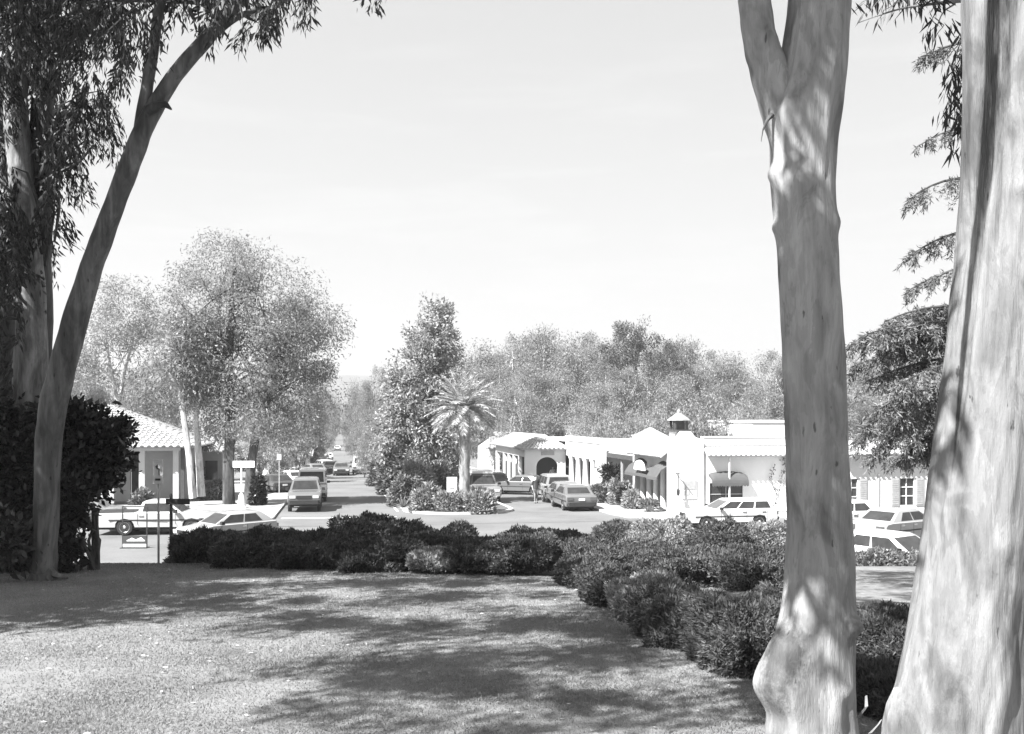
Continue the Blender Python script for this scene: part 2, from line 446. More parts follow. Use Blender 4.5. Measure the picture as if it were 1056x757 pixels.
def make_shrub(name, loc, seed, rx, ry, hh, n, L, W, leaf, label, group=None, rz=0, cat_='shrub', stems=4, **kw):
    root = empty(name, loc, rz, label, cat_, group)
    V, F = shrub_np(seed, rx, ry, hh, n, L, W, **kw)
    mesh_np('foliage', V, F, M[leaf], root)
    rng = random.Random(seed); mb = MB()
    for i in range(stems):
        x, y = rng.uniform(-.6, .6)*rx, rng.uniform(-.75, .3)*ry
        mb.tube([(x, y, -.12), (x+rng.uniform(-.05, .05), y, hh*.25), (x+rng.uniform(-.15, .15), y+rng.uniform(-.1, .1), hh*.6)], [.028, .022, .012], 6)
    if stems: mb.build('stems', M['stem'], root, True, False)
    return root

def hedge(pl, pr, yt, Y, leaf, label, group, seed, depth=None, dens=1.0, fine=1.0, name='juniper_shrub', skirt=0.0, yc=None):
    """a clipped juniper filling photo columns pl..pr with its top at yt, standing at depth Y"""
    w = (pr - pl)*Y/FPX; zt = at(0, yt, Y).z; z0 = h(Y)
    hh = max(zt - z0, .3)
    px = 1.0*Y/FPX
    L = max(.044, 3.4*px)*fine; W = max(.011, 1.3*px)*fine
    rx = w/2*.98; ry = (depth or max(.55, rx*.8))
    area = 2.6*(rx*ry + (rx+ry)*hh)
    n = int(min(42000, dens*4.6*area/(L*W*.5)))
    return make_shrub(name, ((pl+pr)/2*Y/FPX - PPX*Y/FPX, Y, z0), seed, rx, ry, (hh - skirt*.6)*.85, n, L, W, leaf, label, group, skirt=skirt,
                      lumpf=1.5/max(.5, rx), lumpa=.30)

# ------------------------------------------------------------------ terrain, roads
def grid_sheet(name, xs, ys, zf, mat, kind='structure'):
    V = np.array([(x, y, zf(x, y)) for y in ys for x in xs]); nx = len(xs)
    F = np.array([(j*nx+i, j*nx+i+1, (j+1)*nx+i+1, (j+1)*nx+i) for j in range(len(ys)-1) for i in range(nx-1)])
    o = mesh_np(name, V, F, mat, smooth=True)
    if kind: o['kind'] = kind
    return o
def street_strip(name, ul, ur, vs, dz, mat, thick=0, nu=3, kind='structure', parent=None, kerbmat=None):
    mb = MB(); rows = []
    for v in vs:
        a, b = ul(v), ur(v)
        rows.append([uv(a + (b-a)*i/nu, v, dz) for i in range(nu+1)])
    n = nu+1
    mb.add([p for r in rows for p in r], [(j*n+i, j*n+i+1, (j+1)*n+i+1, (j+1)*n+i) for j in range(len(rows)-1) for i in range(nu)])
    if thick:
        for side in (0, -1):
            e = [r[side] for r in rows]; e2 = [p - Vector((0, 0, thick)) for p in e]
            m = len(e)
            mb.add(e + e2, [(j, j+1, m+j+1, m+j) for j in range(m-1)])
        for r in (rows[0], rows[-1]):
            r2 = [p - Vector((0, 0, thick)) for p in r]
            mb.add(r + r2, [(i, i+1, n+i+1, n+i) for i in range(nu)])
    o = mb.build(name, mat, parent, False, True)
    if kind: o['kind'] = kind
    return o
def vrange(a, b):
    out = [a]; v = a
    while v < b:
        v += 1.0 if v < 130 else 12.0
        out.append(min(v, b))
    return out

def build_ground():
    ys = list(np.arange(-60, 0, 6)) + list(np.arange(0, 130, 1.0)) + list(np.arange(130, 1180, 12)) + [1300, 1600, 2200, 4000]
    xs = [-1500, -700, -300, -150, -80] + list(np.arange(-60, 61, 4)) + [80, 150, 300, 700, 1500]
    def zf(x, y):
        z = h(y)
        if y > 1150: pass
        return z
    grid_sheet('ground', xs, ys, zf, M['ground'])
    # the lawn: a sheet of turf 4 cm above the soil, its edge follows the hedges
    edge = [(-30, 19.2), (-8, 18.6), (-6, 17.6), (-3, 16.7), (0, 15.7), (.8, 14.6), (1.25, 12), (1.5, 10.6), (1.9, 8.2), (2.15, 7), (2.5, 5.2), (3, 3.4), (9, 2.0), (30, -2)]
    ex = np.array([e[0] for e in edge]); ey = np.array([e[1] for e in edge])
    def ye(x): return float(np.interp(x, ex, ey))
    lx = sorted(set(list(np.arange(-30, 30, .5)) + list(ex)))
    V, F = [], []
    nj = 44
    for x in lx:
        y1 = ye(x)
        for j in range(nj+1):
            y = -14 + (y1 + 14)*j/nj
            V.append((x, y, h(y) + .04 + .012*noise.noise(Vector((x*.9, y*.9, 0)))))
    n = nj+1
    for i in range(len(lx)-1):
        for j in range(nj): F.append((i*n+j, (i+1)*n+j, (i+1)*n+j+1, i*n+j+1))
    o = mesh_np('lawn', np.array(V), np.array(F), M['lawn'], smooth=True); o['kind'] = 'structure'
    # grass blades
    rng = np.random.default_rng(5)
    def scatter(n, y0, y1, pw):
        y = y0 + (y1-y0)*rng.random(n)**pw
        x = (rng.random(n)*1.25 - .62)*y*1.05
        x = np.clip(x, -29, 29)
        ok = y < np.interp(x, ex, ey) - .02
        x, y = x[ok], y[ok]
        z = np.interp(y, _HX, _HY) + .035
        return np.stack([x, y, z], 1)
    C = scatter(760000, 4.2, 18, 1.25)
    D = rng.normal(size=(len(C), 3))*np.array([.7, .7, .2]) + np.array([0, 0, .7])
    s = .5 + rng.random(len(C))
    V, F = leaf_np(C, D, .023*s, .0040*(1 + C[:, 1]*.09)*s, rng, .3)
    o = mesh_np('grass', V, F, M['grass']); tag(o, 'short mown grass of the shaded lawn', 'grass', kind='stuff')
    C = scatter(1500, 4.2, 18, 1.0); C[:, 2] += .02
    D = rng.normal(size=(len(C), 3))*np.array([1, 1, .12])
    V, F = leaf_np(C, D, .03+.035*rng.random(len(C)), .010+.010*rng.random(len(C)), rng, .4)
    o = mesh_np('fallen_leaves', V, F, M['litter']); tag(o, 'dry pale leaves scattered over the lawn', 'fallen leaves', kind='stuff')
    # roads
    mb = MB(); nu_, nv_ = 60, 26
    for i in range(nu_+1):
        u = -75 + 150*i/nu_; va = (28.6 - SN*u)/CS
        mb.v += [tuple(uv(u, va + (47.6-va)*j/nv_, .035)) for j in range(nv_+1)]
    mb.f = [(i*(nv_+1)+j, (i+1)*(nv_+1)+j, (i+1)*(nv_+1)+j+1, i*(nv_+1)+j+1) for i in range(nu_) for j in range(nv_)]
    mb.m = [0]*len(mb.f)
    o = mb.build('cross_street', M['asphalt']); o['kind'] = 'structure'
    vv = vrange(46.0, 940)
    street_strip('road', lambda v: -3.5, lambda v: 14.4, vv, .045, M['asphalt'], nu=6)
    # blocks of pavement with rounded corners
    R = 4.5
    def left_ur(v):
        d = v - 45.5
        return -3.25 - (R - math.sqrt(max(0, R*R - (R-d)**2)) if d < R else 0)
    def right_ul(v):
        d = v - 45.5
        return 14.2 + (R - math.sqrt(max(0, R*R - (R-d)**2)) if d < R else 0)
    vk = [45.5 + R*(1-math.cos(a)) for a in np.linspace(0, math.pi/2, 10)] + vrange(51, 420)
    street_strip('pavement', lambda v: -75 if v < 60 else -9.5, left_ur, vk, .15, M['concrete'], .2, nu=10)
    street_strip('pavement', right_ul, lambda v: 75 if v < 60 else 17.6, vk, .15, M['concrete'], .2, nu=10)
    # kerb faces, slightly proud
    street_strip('kerb', lambda v: left_ur(v)-.16, lambda v: left_ur(v)+.012, vk[1:], .156, M['kerb'], .2, nu=1)
    street_strip('kerb', lambda v: right_ul(v)-.012, lambda v: right_ul(v)+.16, vk[1:], .156, M['kerb'], .2, nu=1)
    # the median: kerbed island with rounded nose
    v0, mw = 51.0, 3.08
    def nose(v, k):
        d = v - v0; r = 3.0
        ins = (r - math.sqrt(max(0, r*r - (r-d)**2))) if d < r else 0
        return (3.5 + ins, 9.65 - ins)[k]
    vm = [v0 + 3.0*(1-math.cos(a)) for a in np.linspace(.12, math.pi/2, 9)] + vrange(54.5, 700)
    street_strip('median', lambda v: nose(v, 0), lambda v: nose(v, 1), vm, .17, M['kerb'], .2, nu=2)
    vm2 = [x for x in vm if x > v0+.25]
    street_strip('planting_bed', lambda v: nose(v, 0)+.28, lambda v: nose(v, 1)-.28, [v0+.5] + vm2[2:], .19, M['soil'], .04, nu=3)
    # painted edge line beside the median and a stop bar
    street_strip('road_marking', lambda v: 3.12, lambda v: 3.24, vrange(54, 300), .05, M['paint_line'], nu=1)
    street_strip('road_marking', lambda v: -2.9, lambda v: 2.9, [50.2, 50.55], .05, M['paint_line'], nu=4)
    # path glimpsed between the gums
    mb = MB(); pts = [(6.2, 25.4), (9, 24.6), (14, 23.6), (20, 23.0)]
    vs = []
    for x, y in pts: vs += [(x, y, h(y)+.03), (x, y+2.2, h(y+2.2)+.04)]
    mb.add(vs, [(2*i, 2*i+2, 2*i+3, 2*i+1) for i in range(len(pts)-1)])
    o = mb.build('path', M['concrete']); o['kind'] = 'structure'
    # far hills
    V, F = [], []
    nx, ny = 70, 10
    for j in range(ny+1):
        y = 1180 + 90*j
        for i in range(nx+1):
            x = -1300 + 2600*i/nx
            s = math.sin(math.pi*min(1, j/ny*1.0))
            rid = 46 + 26*noise.noise(Vector((x*.004, 2.2, 0))) + 12*noise.noise(Vector((x*.013, 5, j*.3))) + 16*math.exp(-((x+235)/180)**2)
            V.append((x, y, 8 + rid*s + 3*noise.noise(Vector((x*.03, y*.03, 1)))))
    for j in range(ny):
        for i in range(nx):
            a = j*(nx+1)+i; F.append((a, a+1, a+nx+2, a+nx+1))
    o = mesh_np('hills', np.array(V), np.array(F), M['hill'], smooth=True); o['kind'] = 'structure'
# ------------------------------------------------------------------ vehicles
STY = {
 'sedan':  dict(L=4.6, w=.88, zb=.30, hood=.84, cowl=.93, belt=.95, deck=.93, roof=1.40, cab=(-1.75, .95, -1.10, .15), wx=(1.42, -1.32), r=.31, side=[(.20, .50), (.53, .93)]),
 'wagon':  dict(L=4.7, w=.87, zb=.30, hood=.86, cowl=.94, belt=.96, deck=.96, roof=1.44, cab=(-2.18, .95, -1.92, .12), wx=(1.42, -1.34), r=.32, side=[(.06, .34), (.37, .64), (.67, .94)]),
 'hatch':  dict(L=4.1, w=.84, zb=.30, hood=.84, cowl=.94, belt=.96, deck=.96, roof=1.42, cab=(-1.90, .95, -1.25, .15), wx=(1.30, -1.22), r=.30, side=[(.20, .52), (.55, .93)]),
 'jeep':   dict(L=4.5, w=.90, zb=.46, hood=1.10, cowl=1.14, belt=1.15, deck=1.15, roof=1.76, cab=(-2.15, .75, -2.05, .20), wx=(1.40, -1.30), r=.37, side=[(.05, .34), (.37, .64), (.67, .95)]),
 'van':    dict(L=4.8, w=.95, zb=.38, hood=1.12, cowl=1.22, belt=1.22, deck=1.22, roof=2.02, cab=(-2.33, 1.70, -2.25, .95), wx=(1.50, -1.40), r=.34, side=[(.05, .34), (.38, .68), (.72, .95)]),
 'pickup': dict(L=5.0, w=.92, zb=.46, hood=1.06, cowl=1.12, belt=1.13, deck=1.10, roof=1.78, cab=(-.55, 1.05, -.42, .48), wx=(1.62, -1.55), r=.37, side=[(.10, .92)]),
 'lowpickup': dict(L=5.1, w=.90, zb=.34, hood=.88, cowl=.95, belt=.97, deck=.95, roof=1.46, cab=(-.62, 1.25, -.42, .55), wx=(1.65, -1.15), r=.34, side=[(.10, .93)]),
}
def car(style, paint, loc, heading, label, group=None, cat_='car', name=None, extra=None, rim='rim', dz=.05):
    S = STY[style]; L2 = S['L']/2; w = S['w']; zb = S['zb']; r = S['r']
    nm = name or {'sedan': 'sedan', 'wagon': 'station_wagon', 'hatch': 'hatchback', 'jeep': 'off_road_car', 'van': 'van', 'pickup': 'pickup_truck', 'lowpickup': 'pickup_truck'}[style]
    root = empty('parked_' + nm if not name else nm, Vector(loc) + Vector((0, 0, dz)), heading, label, cat_, group)
    P = M['car_' + paint]
    cb0, cb1, ct0, ct1 = S['cab']
    # body: side profile with wheel arches, three rings for a rounded shoulder
    def arch(cx):
        ra = r + .07
        out = []
        a0 = math.asin(max(-1, min(1, (zb + .0 - r)/ra)))
        for k in range(9):
            a = a0 + (math.pi - 2*a0)*k/8
            out.append((cx + ra*math.cos(a), r + ra*math.sin(a)))
        return out                       # from front to rear over the wheel
    prof = [(L2-.12, zb), (L2, zb+.16), (L2-.02, S['hood']-.16), (L2-.16, S['hood']-.03), (L2-.7, S['hood']+.02), (cb1+.1, S['cowl']), (cb0-.05, S['belt'])]
    if style in ('sedan', 'pickup', 'lowpickup'):
        prof += [(cb0-.12, S['deck']+.01), (-L2+.14, S['deck']-.01), (-L2+.03, S['deck']-.10)]
    else: prof += [(-L2+.05, S['belt']-.08)]
    prof += [(-L2, zb+.18), (-L2+.12, zb)]
    a_rear = arch(S['wx'][1]); a_front = arch(S['wx'][0])
    prof += list(reversed(a_rear)) + list(reversed(a_front))
    n = len(prof); mb = MB()
    cx0 = sum(p[0] for p in prof)/n; cz0 = (zb+S['belt'])/2
    def ring(y, ins, cham):
        out = []
        for x, z in prof:
            zz = z; xx = x
            if z > S['hood']-.2: zz = z - ins*.6
            if abs(x) > L2-.2: xx = x - math.copysign(ins*1.1, x)
            yy = y
            if z < zb+.12: yy = y*(1-.06)
            out.append((xx, yy, zz))
        return out
    rings = [ring(-w, .06, 1), ring(-w+.05, .012, 0), ring(-w*.5, -.012, 0), ring(w*.5, -.012, 0), ring(w-.05, .012, 0), ring(w, .06, 1)]
    vs = [p for q in rings for p in q]
    fs = [(a*n+i, a*n+(i+1) % n, (a+1)*n+(i+1) % n, (a+1)*n+i) for a in range(5) for i in range(n)]
    fs += [tuple(range(n)), tuple(range(5*n+n-1, 5*n-1, -1))]
    mb.add(vs, fs)
    mb.build('body', P, root, True)
    # underside shadow-box (floor pan)
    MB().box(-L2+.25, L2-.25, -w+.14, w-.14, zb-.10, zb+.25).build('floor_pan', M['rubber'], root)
    # cabin
    wb, wt = w-.05, w-.24
    if style in ('van',): wt = w-.15
    zb_, zt = S['belt']-.03, S['roof']
    mid = MB()
    B = [(cb0, -wb, zb_), (cb1, -wb, zb_), (cb1, wb, zb_), (cb0, wb, zb_)]
    e = .07
    T0 = [(ct0-.03, -wt-.03, zt-.07), (ct1+.06, -wt-.03, zt-.07), (ct1+.06, wt+.03, zt-.07), (ct0-.03, wt+.03, zt-.07)]
    T1 = [(ct0+e, -wt+e, zt-.01), (ct1-e, -wt+e, zt-.01), (ct1-e, wt-e, zt-.01), (ct0+e, wt-e, zt-.01)]
    T2 = [(ct0+.4, -wt*.4, zt+.02), (ct1-.35, -wt*.4, zt+.02), (ct1-.35, wt*.4, zt+.02), (ct0+.4, wt*.4, zt+.02)]
    v = B + T0 + T1 + T2; f = []
    for a in range(3):
        for i in range(4): f.append((a*4+i, a*4+(i+1) % 4, a*4+4+(i+1) % 4, a*4+4+i))
    f.append((12, 13, 14, 15)); mid.add(v, f)
    mid.build('cabin', P, root, True)
    def quad(c00, c10, c11, c01, u0, u1, v0, v1, off, name, mat, frame=None):
        c = [Vector(q) for q in (c00, c10, c11, c01)]
        def bl(u, t): return c[0]*(1-u)*(1-t) + c[1]*u*(1-t) + c[2]*u*t + c[3]*(1-u)*t
        nn = (c[1]-c[0]).cross(c[3]-c[0]).normalized()
        q = [bl(u0, v0), bl(u1, v0), bl(u1, v1), bl(u0, v1)]
        m = MB(); m.add([p + nn*off for p in q] + [p - nn*.02 for p in q], [(0, 1, 2, 3), (7, 6, 5, 4)] + [(i, (i+1) % 4 + 0, (i+1) % 4 + 4, i+4) for i in range(4)])
        return m.build(name, mat, root)
    G = M['car_glass']
    for a, b in S['side']:
        quad(B[0], B[1], T0[1], T0[0], a, b, .14, .90, .006, 'side_window', G)
        quad(B[2], B[3], T0[3], T0[2], 1-b, 1-a, .14, .90, .006, 'side_window', G)
    quad(B[1], B[2], T0[2], T0[1], .07, .93, .10, .93, .006, 'windscreen', G)
    quad(B[3], B[0], T0[0], T0[3], .09, .91, .16, .90, .006, 'rear_window', G)
    # trim
    for nm_, x0, x1 in (('front_bumper', L2-.06, L2+.09), ('rear_bumper', -L2-.09, -L2+.06)):
        b = MB(); b.prism([(x0, -w+.03), (x1, -w+.14), (x1, w-.14), (x0, w-.03)] if x1 > 0 else [(x1, w-.03), (x0, w-.14), (x0, -w+.14), (x1, -w+.03)], 'z', zb+.06, zb+.24)
        b.build(nm_, M['rubber'] if style not in ('pickup', 'lowpickup') else M['chrome'], root)
    hz = (zb + S['hood'])/2 + .10
    MB().box(L2-.03, L2+.015, -.40, .40, hz-.09, hz+.07).build('grille', M['rubber'], root)
    for s in (-1, 1):
        MB().box(L2-.05, L2+.012, s*.62-.16, s*.62+.16, hz-.07, hz+.07).build('headlight', M['lens'], root)
        tz = zb+.42
        MB().box(-L2-.012, -L2+.06, s*(w-.22)-.17, s*(w-.22)+.17, tz-.06, tz+.10).build('tail_light', M['tail_lens'], root)
        m = MB(); m.box(cb1-.32, cb1-.18, s*(w+.02), s*(w+.20), S['belt']-.02, S['belt']+.12) if s > 0 else m.box(cb1-.32, cb1-.18, -w-.20, -w-.02, S['belt']-.02, S['belt']+.12)
        m.build('wing_mirror', M['rubber'], root)
        # door seams and rubbing strip, 3 mm proud
        m = MB()
        for xx in ([cb1-.28, (cb0+cb1)/2-.05, cb0+.45] if style not in ('pickup', 'lowpickup') else [cb1-.28, cb0+.02]):
            m.box(xx-.008, xx+.008, s*w-.003 if s > 0 else -w-.003, s*w+.003 if s > 0 else -w+.003, zb+.12, S['belt']-.07)
        m.box(-L2+.75 if style != 'sedan' else -L2+.2, L2-.35, s*w-.012, s*w+.012, zb+.28, zb+.33)
        m.build('side_trim', M['rubber'], root)
        for xx in ([(cb0+cb1)/2+.08, cb0+.62] if style not in ('pickup', 'lowpickup') else [cb0+.16]):
            MB().box(xx-.09, xx+.09, s*w-.02, s*w+.025, S['belt']-.17, S['belt']-.12).build('door_handle', M['chrome'], root)
    MB().box(-L2-.02, -L2+.02, -.17, .17, zb+.34, zb+.46).build('number_plate', M['plate'], root)
    if style in ('pickup', 'lowpickup'):
        MB().box(-L2+.12, cb0-.18, -w+.14, w-.14, S['deck']-.3, S['deck']+.022).build('cargo_bed', M['rubber'], root)
    for x in S['wx']:
        for s in (-1, 1):
            c = (x, s*(w-.11), r)
            t = MB().lathe([(r*.6, -.1), (r*.93, -.1), (r, -.06), (r, .06), (r*.93, .1), (r*.6, .1)], 20, 0, c, 'y').build('wheel', M['rubber'], root, True)
            MB().lathe([(r*.64, 0), (r*.64, s*.108), (r*.55, s*.085), (r*.2, s*.10), (r*.12, s*.125), (.01, s*.125)], 16, 0, c, 'y').build('rim', M[rim], t, True)
    if extra == 'rack':
        m = MB()
        for xx in (-.9, 0.0): m.box(xx-.02, xx+.02, -wt, wt, zt+.08, zt+.11)
        for s in (-1, 1): m.box(-1.3, .2, s*wt*.92-.02, s*wt*.92+.02, zt+.05, zt+.08)
        m.build('roof_rack', M['metal_dark'], root)
    return root

# ------------------------------------------------------------------ people
def person(loc, rz, label, top, legs, stride=.18, arm=.15, hgt=1.72, hold=False, top_z=.86):
    k = hgt/1.72
    J = {'pel': (0, 0, .93), 'spine': (0, .0, 1.12), 'chest': (0, .01, 1.33), 'neck': (0, .02, 1.47), 'head0': (0, .035, 1.55), 'head1': (0, .04, 1.63), 'head2': (0, .03, 1.70),
         'shl': (.185, 0, 1.40), 'ell': (.24, -arm*.3, 1.13), 'wrl': (.25, arm, .90), 'hal': (.25, arm+.04, .80),
         'shr': (-.185, 0, 1.40), 'elr': (-.24, -arm*.6, 1.13), 'wrr': (-.25, -arm*.3, .89), 'har': (-.25, -arm*.3+.03, .79),
         'hpl': (.09, 0, .88), 'knl': (.10, stride*.75+.03, .49), 'anl': (.10, stride, .09), 'tol': (.11, stride+.17, .035),
         'hpr': (-.09, 0, .88), 'knr': (-.10, -stride*.35+.04, .49), 'anr': (-.10, -stride, .10), 'tor': (-.11, -stride+.16, .035)}
    if hold: J['wrl'] = (.12, .30, 1.12); J['hal'] = (.05, .36, 1.14); J['ell'] = (.25, .05, 1.12)
    E = [('pel', 'spine'), ('spine', 'chest'), ('chest', 'neck'), ('neck', 'head0'), ('head0', 'head1'), ('head1', 'head2'),
         ('chest', 'shl'), ('shl', 'ell'), ('ell', 'wrl'), ('wrl', 'hal'), ('chest', 'shr'), ('shr', 'elr'), ('elr', 'wrr'), ('wrr', 'har'),
         ('pel', 'hpl'), ('hpl', 'knl'), ('knl', 'anl'), ('anl', 'tol'), ('pel', 'hpr'), ('hpr', 'knr'), ('knr', 'anr'), ('anr', 'tor')]
    R = dict(pel=(.15, .11), spine=(.135, .10), chest=(.155, .11), neck=(.055, .06), head0=(.07, .085), head1=(.085, .10), head2=(.06, .075), shl=(.06, .06), ell=(.045, .045), wrl=(.03, .03), hal=(.04, .022),
             shr=(.06, .06), elr=(.045, .045), wrr=(.03, .03), har=(.04, .022), hpl=(.095, .095), knl=(.062, .065), anl=(.042, .045), tol=(.04, .028), hpr=(.095, .095), knr=(.062, .065), anr=(.042, .045), tor=(.04, .028))
    names = list(J); me = bpy.data.meshes.new('person')
    me.from_pydata([tuple(c*k for c in J[a]) for a in names], [(names.index(a), names.index(b)) for a, b in E], [])
    o = bpy.data.objects.new('person', me); COL.objects.link(o)
    md = o.modifiers.new('skin', 'SKIN'); md.use_smooth_shade = True
    sub = o.modifiers.new('sub', 'SUBSURF'); sub.levels = 2; sub.render_levels = 2
    if not me.skin_vertices: 
        bpy.context.view_layer.objects.active = o
    lay = me.skin_vertices[0].data if me.skin_vertices else None
    if lay:
        for i, a in enumerate(names):
            lay[i].radius = (R[a][0]*k, R[a][1]*k); lay[i].use_root = (a == 'pel')
    bpy.context.view_layer.update()
    dg = bpy.context.evaluated_depsgraph_get()
    m2 = bpy.data.meshes.new_from_object(o.evaluated_get(dg))
    o.modifiers.clear(); o.data = m2
    m2.materials.clear()
    for m in (M['skin'], M[top], M[legs], M['hair'], M['rubber']): m2.materials.append(m)
    for p in m2.polygons:
        c = p.center/k
        if c.z < .085: i = 4
        elif c.z < top_z and abs(c.x) < .2: i = 2
        elif c.z > 1.635 or (c.z > 1.53 and c.y < .0): i = 3
        elif c.z > 1.46: i = 0
        elif abs(c.x) > .2 and c.z < 1.10: i = 0
        elif hold and c.y > .16 and c.z > .9: i = 0
        else: i = 1
        p.material_index = i; p.use_smooth = True
    o.location = loc; o.rotation_euler = (0, 0, rz)
    return tag(o, label, 'person')

# ------------------------------------------------------------------ buildings
def window_unit(parent, x0, x1, z0, z1, y, mat='white_wall', mull=1, rail=1, deep=.12, face=-1):
    """a window set in a wall whose outer face is at local y; outside is -y"""
    m = MB(); t = .07
    m.box(x0-t, x0, y-.04, y+deep, z0-t, z1+t); m.box(x1, x1+t, y-.04, y+deep, z0-t, z1+t)
    m.box(x0, x1, y-.04, y+deep, z1, z1+t); m.box(x0, x1, y-.07, y+deep, z0-t, z0)
    for i in range(1, mull+1):
        xx = x0 + (x1-x0)*i/(mull+1); m.box(xx-.022, xx+.022, y-.01, y+.05, z0, z1)
    for i in range(1, rail+1):
        zz = z0 + (z1-z0)*i/(rail+1); m.box(x0, x1, y-.012, y+.048, zz-.022, zz+.022)
    w = m.build('window', M[mat], parent)
    MB().box(x0, x1, y+.02, y+.04, z0, z1).build('pane', M['glass'], w)
    return w
def tile_roof(name, parent, a, b, c, d, mat, pitch=.26, rad=.075):
    """barrel tiles on the quad a-b (eave) to d-c (ridge), all local points"""
    a, b, c, d = map(Vector, (a, b, c, d)); mb = MB()
    up = (b-a).cross(d-a).normalized()
    if up.z < 0: up = -up
    mb.add([a, b, c, d, a-up*.08, b-up*.08, c-up*.08, d-up*.08], [(0, 1, 2, 3), (7, 6, 5, 4), (0, 4, 5, 1), (1, 5, 6, 2), (2, 6, 7, 3), (3, 7, 4, 0)])
    n = max(2, int((b-a).length/pitch))
    for i in range(n):
        t = (i+.5)/n
        p, q = a.lerp(b, t), d.lerp(c, t)
        if (q-p).length < .1: continue
        nrow = max(1, int((q-p).length/.45))
        ax = (b-a).normalized()
        for j in range(nrow):
            s0, s1 = p.lerp(q, j/nrow), p.lerp(q, (j+1)/nrow)
            vs = []
            for s, lift, rr in ((s0 - (q-p).normalized()*(.05 if j == 0 else 0), .03, rad), (s1, .0, rad*.8)):
                for k in range(5):
                    th = math.pi*k/4
                    vs.append(s + ax*rr*math.cos(th) + up*(rr*math.sin(th)*.9 + lift))
            mb.add(vs, [(k, k+1, 6+k, 5+k) for k in range(4)] + [(0, 1, 2, 3, 4)])
    return mb.build(name, M[mat], parent)
def awning(parent, x0, x1, ztop, zbot, y, out, mat='awning', arched=True):
    """domed canvas awning projecting to -y from the wall plane y"""
    mb = MB(); n, r = 14, 6; vs = []
    for j in range(r+1):
        a = (math.pi/2)*j/r
        for i in range(n+1):
            t = i/n; xx = x0 + (x1-x0)*t
            bul = (1 - (2*t-1)**2)**.5 if arched else 1
            z = zbot + (ztop-zbot)*(.72 + .28*bul)*math.cos(a)
            vs.append((xx, y - .02 - out*math.sin(a), z))
    f = [(j*(n+1)+i, j*(n+1)+i+1, (j+1)*(n+1)+i+1, (j+1)*(n+1)+i) for j in range(r) for i in range(n)]
    mb.add(vs, f)
    # valance with scallops
    for i in range(n):
        xa, xb = x0+(x1-x0)*i/n, x0+(x1-x0)*(i+1)/n; yy = y-.02-out
        mb.add([(xa, yy, zbot), (xb, yy, zbot), (xb, yy, zbot-.13), ((xa+xb)/2, yy, zbot-.19), (xa, yy, zbot-.13)], [(0, 1, 2, 3, 4)])
    o = mb.build('awning', M[mat], parent, False, False)
    s = o.modifiers.new('thick', 'SOLIDIFY'); s.thickness = .02
    return o
def wall_open(mb, axis, a0, a1, z0, z1, p0, p1, openings, arch=()):
    """a wall slab with rectangular openings: axis 'x' runs along x with thickness p0..p1 in y"""
    def B(s, e, lo, hi):
        if e-s < 1e-4 or hi-lo < 1e-4: return
        if axis == 'x': mb.box(s, e, p0, p1, lo, hi)
        else: mb.box(p0, p1, s, e, lo, hi)
    cur = a0
    for s, e, lo, hi in sorted(openings):
        B(cur, s, z0, z1); B(s, e, z0, lo); B(s, e, hi, z1); cur = e
    B(cur, a1, z0, z1)
    return mb

